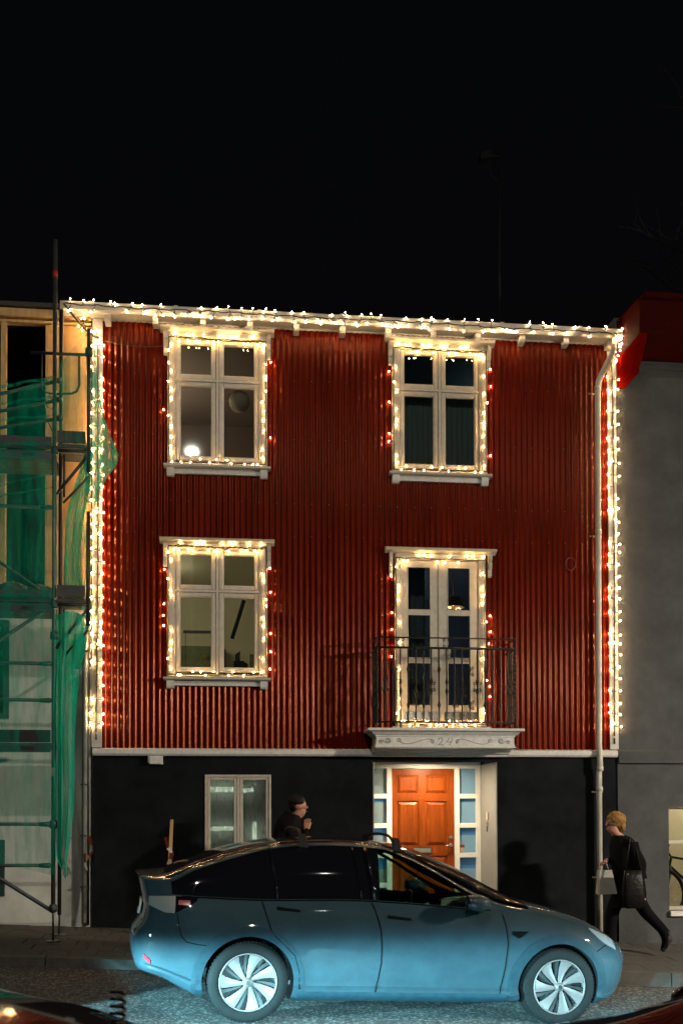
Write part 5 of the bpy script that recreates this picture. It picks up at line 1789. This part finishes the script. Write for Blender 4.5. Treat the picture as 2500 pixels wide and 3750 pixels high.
# pillar between the side windows, number plate, tail spoiler line
for side in (-1, 1):
    for xx in (0.22, 0.98, 1.10):
        sec0 = [p for p in section(xx) if p[2] in 'w'] 
        yb = section(xx)[1 + len(SIDE_T)][0]
        pts = [(xx + .012, side * (yb + .004), interp(TBELT, xx))] + [(xx - .02 * i, side * (p[0] + .004), p[1]) for i, p in enumerate(sec0)]
        MB().tube(pts, .006 if xx < 1 else .018, 6).build('window_pillar', M['privacy'], car)
numpl = ob('number_plate', MB().hexa([(-.975, -.26, .86), (-.975, .26, .86), (-.955, .26, .86), (-.955, -.26, .86), (-.955, -.26, .975), (-.955, .26, .975), (-.935, .26, .975), (-.935, -.26, .975)]).mesh(mat('plate_white', (0.55, 0.55, 0.52), 0.5)), car)
for i in range(5):
    y0 = -.2 + i * .085
    MB().hexa([(-.9725, y0, .885), (-.9725, y0 + .045, .885), (-.97, y0 + .045, .885), (-.97, y0, .885), (-.9605, y0, .95), (-.9605, y0 + .045, .95), (-.958, y0 + .045, .95), (-.958, y0, .95)]).build('plate_character', M['gap'], numpl)
# roof bars
M['bar'] = mat('roof_bar_black', (0.004, 0.004, 0.0045), 0.5, spec=0.2)
for xx in (.46, 1.34):
    pts = []
    for i in range(21):
        t = lerp(-1, 1, i / 20)
        pts.append((xx - .10 * (1 - abs(t)) ** .8 * 0, t * .66, 1.515 + .0 + .19 * (1 - abs(t) ** 6) - .02 * abs(t) + (0 if xx < 1 else -.018)))
    rb = MB().tube(pts, [.014] * 21, 8).build('roof_bar', M['bar'], car)
    for s in (-1, 1):
        MB().hexa([(xx - .035, s * .70 - .02, 1.545), (xx + .05, s * .70 - .02, 1.54), (xx + .05, s * .70 + .02, 1.52), (xx - .035, s * .70 + .02, 1.525), (xx - .03, s * .645 - .02, 1.665), (xx + .02, s * .645 - .02, 1.66), (xx + .02, s * .645 + .02, 1.65), (xx - .03, s * .645 + .02, 1.655)]).build('bar_foot', M['bar'], rb)
# cabin
dark = mat('cabin_trim', (0.02, 0.02, 0.021), 0.6)
seat_m = mat('seat_leather', (0.03, 0.03, 0.032), 0.45)
MB().prism([(1.95, .55), (2.62, .55), (2.62, 1.06), (2.25, 1.02), (1.98, .93)], -.70, .70).build('dashboard', dark, car)
bxo('cabin_floor', dark, car, .0, 2.5, -.7, .7, .30, .34)
bxo('touch_screen', mat('screen_dark', (.01, .012, .014), .1), car, 1.93, 1.95, -.17, .17, .87, 1.06)
for yy in (-.37, .37):
    st_ = MB()
    st_.prism([(.92, .62), (1.38, .60), (1.42, .50), (.95, .46)], yy - .24, yy + .24)
    s_o = st_.build('seat', seat_m, car)
    P = []
    for i in range(9):
        t = i / 8
        x = lerp(.98, .74, t)
        z = lerp(.58, 1.16, t)
        w_ = lerp(.24, .19, t)
        P.append([(x + .10 * math.cos(a) * lerp(1, .6, t), yy + w_ * math.sin(a), z) for a in [2 * PI * q / 16 for q in range(17)]])
    MB().grid(P).build('backrest', seat_m, s_o)
    MB().ball((.715, yy, 1.27), .12, 14, 10, sx=.5, sy=1.0, sz=.85).build('headrest', seat_m, s_o)
sw = MB().tube([(1.72 + .055 * math.sin(a), .37 + .185 * math.cos(a), .93 + .175 * math.sin(a)) for a in [2 * PI * q / 24 for q in range(24)]], .016, 8, closed=True)
swo = sw.build('steering_wheel', dark, car)
MB().ball((1.74, .37, .93), .07, 10, 8, sx=.5).build('wheel_boss', dark, swo)
MB().tube([(1.74, .37, .93), (2.0, .37, .88)], .03, 8).build('steering_column', dark, swo)
MB().ball((1.86, 0, 1.36), .09, 12, 8, sx=.3, sy=1.1, sz=.35).build('rear_view_mirror', dark, car)

def place_car(o, x, y, z, yaw, pitch, roll):
    o.matrix_basis = Matrix.Translation((x, y, z)) @ Matrix.Rotation(yaw, 4, 'Z') @ Matrix.Rotation(-pitch, 4, 'Y') @ Matrix.Rotation(roll, 4, 'X')
place_car(car, 0.022, -3.344, 0.032, R(5.2), R(-2.95), 0.0)

# ------------------------------------------------------------------ two more cars parked on the near side, only their tops reach into the picture
def copy_tree(o, parent=None):
    c = o.copy()
    link(c)
    if parent is not None:
        c.parent = parent
        c.matrix_parent_inverse = o.matrix_parent_inverse.copy()
    for ch in [q for q in bpy.data.objects if q.parent == o]:
        copy_tree(ch, c)
    return c
car_a = copy_tree(car)
car_a['label'] = 'dark car in the foreground whose bonnet shows at the bottom left corner'
place_car(car_a, -3.82, -8.25, road_z(-3.82, -8.25) - 0.155, R(0.5), R(-2.95), 0)
car_b = copy_tree(car)
car_b['label'] = 'dark car in the foreground whose windscreen edge shows at the bottom right corner'
place_car(car_b, 4.33, -9.1, road_z(4.33, -9.1), R(180), R(2.95), 0)
M['paint_dark'] = mat('dark_car_paint', (0.004, 0.0032, 0.0028), 0.06, spec=0.25)
for nm in ('body', 'rear_door', 'front_door', 'wing_mirror', 'arch_cladding', 'sill_cladding'):
    for q in [o for c in (car_a, car_b) for o in bpy.data.objects if o.parent == c and o.name.split('.')[0] == nm]:
        q.material_slots[0].link = 'OBJECT'
        q.material_slots[0].material = M['paint_dark']
for nm in ('windscreen', 'front_window', 'glass_roof'):
    for q in [o for c in (car_a, car_b) for o in bpy.data.objects if o.parent == c and o.name.split('.')[0] == nm]:
        q.material_slots[0].link = 'OBJECT'
        q.material_slots[0].material = M['privacy']
for q in (car, car_a, car_b):
    q['group'] = 'cars parked in the street'
# coiled aerial on the left one's bonnet
hx, hy, hz = -0.53, -8.3, 0.885
ae = thing('coil_aerial', 'dark coiled spring aerial standing on the bonnet in the foreground', 'aerial', (hx, hy, hz))
MB().tube([(hx + .032 * math.cos(t * .35), hy + .032 * math.sin(t * .35), hz + .02 + t * .00185) for t in range(90)], .008, 6).build('coil', M['iron'], ae)
MB().lathe([(0.0, .03), (.03, .028), (.04, 0.0), (.04, -.03)], (hx, hy, hz), (0, 0, 1), 14).build('aerial_base', M['iron'], ae)
# ------------------------------------------------------------------ people
skin_m = mat('skin', (0.34, 0.15, 0.095), 0.55, var=0.1, vscale=20)
coat_m = mat('black_wool', (0.0035, 0.0035, 0.0038), 0.85, spec=0.08, var=0.4, vscale=20, bump=0.3, bscale=60)
trouser_m = mat('black_trousers', (0.003, 0.003, 0.0034), 0.9, spec=0.08, bump=0.2)
leather_m = mat('black_leather', (0.0035, 0.0034, 0.0034), 0.4, spec=0.14, bump=0.6, bscale=25)
shoe_m = mat('dark_shoe', (0.016, 0.014, 0.012), 0.45)

def skin_body(name, joints, bones, pick, parent):
    """joints: name -> (x,y,z,r); bones: pairs; grown as one continuous surface"""
    keys = list(joints)
    me = bpy.data.meshes.new(name)
    me.from_pydata([joints[k][:3] for k in keys], [(keys.index(a), keys.index(b)) for a, b in bones], [])
    o = bpy.data.objects.new('tmp_' + name, me)
    link(o)
    md = o.modifiers.new('skin', 'SKIN')
    md.use_smooth_shade = True
    sv = me.skin_vertices[0].data
    for i, k in enumerate(keys):
        r_ = joints[k][3]
        sv[i].radius = (r_, r_) if not isinstance(r_, tuple) else r_
        sv[i].use_root = (k == 'pelvis')
    sd = o.modifiers.new('sub', 'SUBSURF')
    sd.levels = 2
    sd.render_levels = 2
    bpy.context.view_layer.update()
    ev = o.evaluated_get(bpy.context.evaluated_depsgraph_get())
    res = bpy.data.meshes.new_from_object(ev)
    bpy.data.objects.remove(o)
    mats = [coat_m, skin_m, trouser_m, shoe_m]
    res.materials.clear()
    for m_ in mats:
        res.materials.append(m_)
    for p in res.polygons:
        p.use_smooth = True
        p.material_index = pick(p.center)
    return ob('body', res, parent)

def fingers(joints, bones, hand, wrist_dir, curl):
    """five short chains, thumb leaving the side of the palm"""
    hx_, hy_, hz_, _ = joints[hand]
    d = Vector(wrist_dir).normalized()
    c = Vector(curl).normalized()
    sdv = d.cross(c).normalized()
    L = (0.065, 0.075, 0.070, 0.055)
    for i in range(4):
        b = Vector((hx_, hy_, hz_)) + sdv * (i - 1.5) * 0.021 + d * 0.02
        k = b + d * L[i] * 0.5
        t = k + (d * 0.35 + c * 0.8) * L[i] * 0.6
        for nm, p, r_ in (('k', b, .010), ('m', k, .0085), ('t', t, .007)):
            joints[hand + nm + str(i)] = (p.x, p.y, p.z, r_)
        bones += [(hand, hand + 'k%d' % i), (hand + 'k%d' % i, hand + 'm%d' % i), (hand + 'm%d' % i, hand + 't%d' % i)]
    b = Vector((hx_, hy_, hz_)) - sdv * 0.035 - d * 0.005 + c * 0.01
    t = b + (d * 0.6 + c * 0.6 - sdv * 0.2) * 0.045
    joints[hand + 'th'] = (b.x, b.y, b.z, .011)
    joints[hand + 'tt'] = (t.x, t.y, t.z, .008)
    bones += [(hand, hand + 'th'), (hand + 'th', hand + 'tt')]

def blob(center, r_, sx_, sy_, sz_, noise, freq, nu=36, nv=26, seed=0.0, keep=None):
    c = Vector(center)
    P = []
    for i in range(nv + 1):
        th = PI * i / nv
        rowp = []
        for j in range(nu + 1):
            ph = 2 * PI * (j % nu) / nu
            d = Vector((math.sin(th) * math.cos(ph), math.sin(th) * math.sin(ph), math.cos(th)))
            k_ = 1 + noise * (math.sin(freq * d.x * 3 + seed) * math.cos(freq * d.z * 2.3 + seed) + 0.6 * math.sin(freq * 1.9 * d.y + d.z * freq * 2 + seed))
            rowp.append(c + Vector((d.x * sx_, d.y * sy_, d.z * sz_)) * r_ * k_)
        P.append(rowp)
    return MB().grid(P)

# --- woman hurrying left past the downpipe
gy = -0.90
wg = walk_z(4.9, gy)
wom = thing('person', 'person with short wavy blond hair and a long black coat striding left beside the downpipe', 'person', (4.95, gy, wg))
J = {'pelvis': (4.92, gy, 1.00, .135), 'spine': (4.91, gy, 1.18, .13), 'chest': (4.885, gy, 1.37, (.14, .15)), 'nb': (4.83, gy, 1.51, .075), 'neck': (4.795, gy, 1.575, .052),
     'jaw': (4.735, gy, 1.635, .060), 'head': (4.745, gy, 1.715, .088), 'top': (4.765, gy, 1.775, .070), 'nose': (4.650, gy, 1.665, .014), 'chin': (4.672, gy, 1.61, .028),
     'earn': (4.775, gy - .085, 1.685, .018), 'earf': (4.775, gy + .085, 1.685, .018),
     'shn': (4.905, gy - .165, 1.455, .072), 'eln': (5.045, gy - .20, 1.20, .058), 'wrn': (5.03, gy - .20, 1.00, .036), 'han': (5.01, gy - .20, .93, .030),
     'shf': (4.87, gy + .155, 1.455, .072), 'elf': (4.85, gy + .17, 1.20, .056), 'wrf': (4.68, gy + .02, 1.235, .036), 'haf': (4.63, gy - .03, 1.22, .028),
     'hpn': (4.94, gy - .085, .93, .105), 'knn': (5.11, gy - .09, .60, .085), 'ann': (5.42, gy - .09, .29, .058), 'hen': (5.475, gy - .09, .255, .036), 'ton': (5.335, gy - .09, .085, .034),
     'hpf': (4.91, gy + .085, .93, .105), 'knf': (4.755, gy + .09, .56, .088), 'anf': (4.715, gy + .09, .17, .066), 'hef': (4.755, gy + .09, .11, .036), 'tof': (4.565, gy + .09, .100, .034)}
B = [('pelvis', 'spine'), ('spine', 'chest'), ('chest', 'nb'), ('nb', 'neck'), ('neck', 'jaw'), ('jaw', 'head'), ('head', 'top'), ('jaw', 'chin'), ('head', 'nose'), ('head', 'earn'), ('head', 'earf'),
     ('chest', 'shn'), ('shn', 'eln'), ('eln', 'wrn'), ('wrn', 'han'), ('chest', 'shf'), ('shf', 'elf'), ('elf', 'wrf'), ('wrf', 'haf'),
     ('pelvis', 'hpn'), ('hpn', 'knn'), ('knn', 'ann'), ('ann', 'hen'), ('ann', 'ton'), ('pelvis', 'hpf'), ('hpf', 'knf'), ('knf', 'anf'), ('anf', 'hef'), ('anf', 'tof')]
fingers(J, B, 'haf', (-1, -.3, -.3), (0.2, -.1, -1))
fingers(J, B, 'han', (-.2, 0, -1), (-1, .2, 0))
def pickw(c):
    if c.z > 1.545 and c.x < 4.90:
        return 1
    if (c.x < 4.675 and 1.05 < c.z < 1.4) or (c.z < .975 and c.z > .75 and c.y < gy - .14 and c.x > 4.9 and c.x < 5.1):
        return 1
    if c.z < .13 or (c.x > 5.40 and c.z < .33):
        return 3
    return 2 if c.z < .95 else 0
skin_body('woman', J, B, pickw, wom)
hair_m = mat('blond_hair', (0.26, 0.135, 0.035), 0.5, var=0.55, vscale=16, bump=0.8, bscale=45, stretch=(3, 3, 1.0), spec=0.2)
blob((4.79, gy, 1.745), .118, 1.0, .95, .92, .06, 3.4, seed=.6).build('hair', hair_m, wom)
blob((4.845, gy, 1.665), .075, .72, 1.15, 1.25, .07, 3.2, seed=2.2).build('hair_lock', hair_m, wom)
MB().tube([(4.66, gy - .055, 1.690), (4.70, gy - .082, 1.695), (4.78, gy - .092, 1.70)], .004, 6).build('spectacles', M['steel'], wom)
for s in (-1, 1):
    MB().ball((4.668, gy + s * .034, 1.688), .012, 8, 6).build('eye', M['black'], wom)
MB().tube([(4.662, gy - .022, 1.630), (4.655, gy, 1.628), (4.662, gy + .022, 1.630)], .005, 5).build('mouth', mat('lips', (.25, .06, .05), .5), wom)
P = []
for (z, cx_, rx_, ry_) in ((1.55, 4.835, .085, .085), (1.50, 4.86, .13, .17), (1.42, 4.875, .165, .205), (1.28, 4.895, .175, .20), (1.10, 4.915, .175, .195), (.95, 4.945, .195, .205), (.80, 4.95, .205, .21), (.66, 4.935, .20, .21)):
    P.append([(cx_ + rx_ * math.cos(a) * (1 + .03 * math.sin(5 * a + z * 6)), gy + ry_ * math.sin(a) * (1 + .04 * math.sin(4 * a + z * 4)), z + .02 * math.cos(a) * (1.5 - z)) for a in [2 * PI * q / 40 for q in range(41)]])
MB().grid(P).build('coat', coat_m, wom)
P = []
for i in range(9):
    t = i / 8
    P.append([(lerp(4.915, 5.035, t) + .085 * math.cos(a) * lerp(1, .75, t), gy + lerp(-.165, -.20, t) + .078 * math.sin(a) * lerp(1, .8, t), lerp(1.47, 1.02, t)) for a in [2 * PI * q / 16 for q in range(17)]])
MB().grid(P).build('sleeve', coat_m, wom)
# leather shoulder bag
lb = thing('shoulder_bag', 'black leather bag hanging at the side of the striding person', 'bag', (4.88, gy - .30, .68))
P = []
for (z, w_, d_) in ((.66, .10, .05), (.69, .135, .065), (.85, .14, .07), (1.02, .125, .055), (1.12, .11, .03), (1.13, .10, .015)):
    P.append([(4.885 + w_ * math.copysign(abs(math.cos(a)) ** .6, math.cos(a)), gy - .285 + d_ * math.copysign(abs(math.sin(a)) ** .6, math.sin(a)), z) for a in [2 * PI * q / 28 for q in range(29)]])
MB().grid(P).build('bag_body', leather_m, lb)
MB().tube([(4.79, gy - .285, 1.10), (4.84, gy - .25, 1.35), (4.89, gy - .20, 1.535), (4.95, gy - .24, 1.36), (4.98, gy - .285, 1.10)], .011, 6).build('strap', leather_m, lb)
MB().ball((4.80, gy - .335, 1.08), .012, 8, 6).build('buckle', M['steel'], lb)
# white carrier bag in the leading hand
wb = thing('carrier_bag', 'pale paper carrier bag held in front by the striding person', 'bag', (4.63, gy - .05, .82))
paper = mat('pale_paper', (0.25, 0.245, 0.21), 0.8, var=0.12, vscale=8, bump=0.3, bscale=14)
MB().hexa([(4.520, gy - .11, .815), (4.755, gy - .10, .822), (4.750, gy + .03, .822), (4.520, gy + .02, .815), (4.535, gy - .085, 1.115), (4.695, gy - .085, 1.118), (4.695, gy + .0, 1.118), (4.535, gy + .0, 1.115)]).build('bag_body', paper, wb)
for dy in (-.085, 0.0):
    MB().tube([(4.575, gy + dy, 1.115), (4.590, gy + dy * .6, 1.19), (4.615, gy - .035, 1.212), (4.640, gy + dy * .6, 1.19), (4.650, gy + dy, 1.118)], .005, 5).build('bag_handle', paper, wb)

# --- man walking right behind the car
my = -0.85
mg = walk_z(.72, my)
man = thing('person', 'dark haired person in black behind the car roof, hand raised to the chin', 'person', (.70, my, mg))
J = {'pelvis': (.68, my, 1.16, .15), 'spine': (.66, my, 1.36, .15), 'chest': (.67, my, 1.58, (.155, .17)), 'nb': (.715, my, 1.735, .085), 'neck': (.745, my, 1.79, .062),
     'jaw': (.815, my, 1.850, .062), 'head': (.800, my, 1.945, .090), 'top': (.785, my, 2.01, .070), 'nose': (.905, my, 1.905, .015), 'chin': (.865, my, 1.825, .030),
     'earn': (.780, my - .088, 1.91, .020), 'earf': (.780, my + .088, 1.91, .020),
     'shn': (.635, my - .19, 1.665, .082), 'eln': (.80, my - .23, 1.43, .060), 'wrn': (.875, my - .12, 1.64, .040), 'han': (.885, my - .09, 1.70, .030),
     'shf': (.655, my + .18, 1.665, .082), 'elf': (.60, my + .22, 1.38, .060), 'wrf': (.70, my + .21, 1.16, .040), 'haf': (.73, my + .21, 1.09, .030),
     'hpn': (.68, my - .09, 1.08, .11), 'knn': (.56, my - .09, .72, .075), 'ann': (.36, my - .09, .36, .050), 'hen': (.31, my - .09, .33, .036), 'ton': (.46, my - .09, .265, .036),
     'hpf': (.70, my + .09, 1.08, .11), 'knf': (.86, my + .09, .74, .075), 'anf': (.95, my + .09, .34, .050), 'hef': (.92, my + .09, .265, .036), 'tof': (1.10, my + .09, .255, .036)}
fingers(J, B[:0] or (BM := [b for b in B if 'haf' not in b[1] and 'han' not in b[1]] + [('wrn', 'han'), ('wrf', 'haf')]), 'han', (.1, .25, 1), (.2, .8, .1))
fingers(J, BM, 'haf', (.2, 0, -1), (1, .1, 0))
BM = [b for b in BM if b[0] in J and b[1] in J]
def pickm(c):
    if c.z > 1.775 and c.x > .70:
        return 1
    if c.z > 1.655 and c.x > .845:
        return 1
    if 1.0 < c.z < 1.13 and c.y > my + .15:
        return 1
    return 3 if c.z < .31 else (2 if c.z < 1.12 else 0)
skin_body('man', J, BM, pickm, man)
mh = mat('black_hair', (.005, .004, .0036), .6, spec=.15, var=.5, vscale=20, bump=.6, bscale=50)
blob((.765, my, 1.982), .108, 1.02, .95, .80, .035, 3.5, seed=1.1).build('hair', mh, man)
blob((.725, my, 1.93), .075, .75, 1.15, 1.0, .035, 3.5, seed=.2).build('hair_back', mh, man)
for s in (-1, 1):
    MB().ball((.884, my + s * .035, 1.932), .011, 8, 6).build('eye', M['black'], man)
    MB().tube([(.872, my + s * .055, 1.955), (.888, my + s * .03, 1.96)], .005, 5).build('eyebrow', mh, man)
MB().tube([(.885, my - .022, 1.862), (.892, my, 1.861), (.885, my + .022, 1.862)], .006, 5).build('mouth', mat('lips_m', (.25, .07, .06), .5), man)
P = []
for (z, cx_, rx_, ry_) in ((1.835, .715, .095, .10), (1.78, .70, .125, .135), (1.73, .68, .155, .20), (1.66, .665, .18, .245), (1.50, .66, .195, .235), (1.30, .665, .19, .22), (1.08, .68, .19, .22)):
    P.append([(cx_ + rx_ * math.cos(a) * (1 + .03 * math.sin(5 * a + z * 6)), my + ry_ * math.sin(a) * (1 + .04 * math.sin(4 * a + z * 4)), z - .03 * math.cos(a) * (z > 1.7)) for a in [2 * PI * q / 40 for q in range(41)]])
MB().grid(P).build('jacket', coat_m, man)
P = []
for i in range(9):
    t = i / 8
    a_, b_ = ((.645, -.20, 1.67), (.80, -.235, 1.43)) if t < .55 else ((.80, -.235, 1.43), (.872, -.125, 1.63))
    q_ = t / .55 if t < .55 else (t - .55) / .45
    cc = [lerp(a_[i_], b_[i_], q_) for i_ in range(3)]
    P.append([(cc[0] + .08 * math.cos(a) * lerp(1, .65, t), my + cc[1] + .07 * math.sin(a) * lerp(1, .7, t), cc[2] + .03 * math.sin(a)) for a in [2 * PI * q / 16 for q in range(17)]])
MB().grid(P).build('sleeve', coat_m, man)
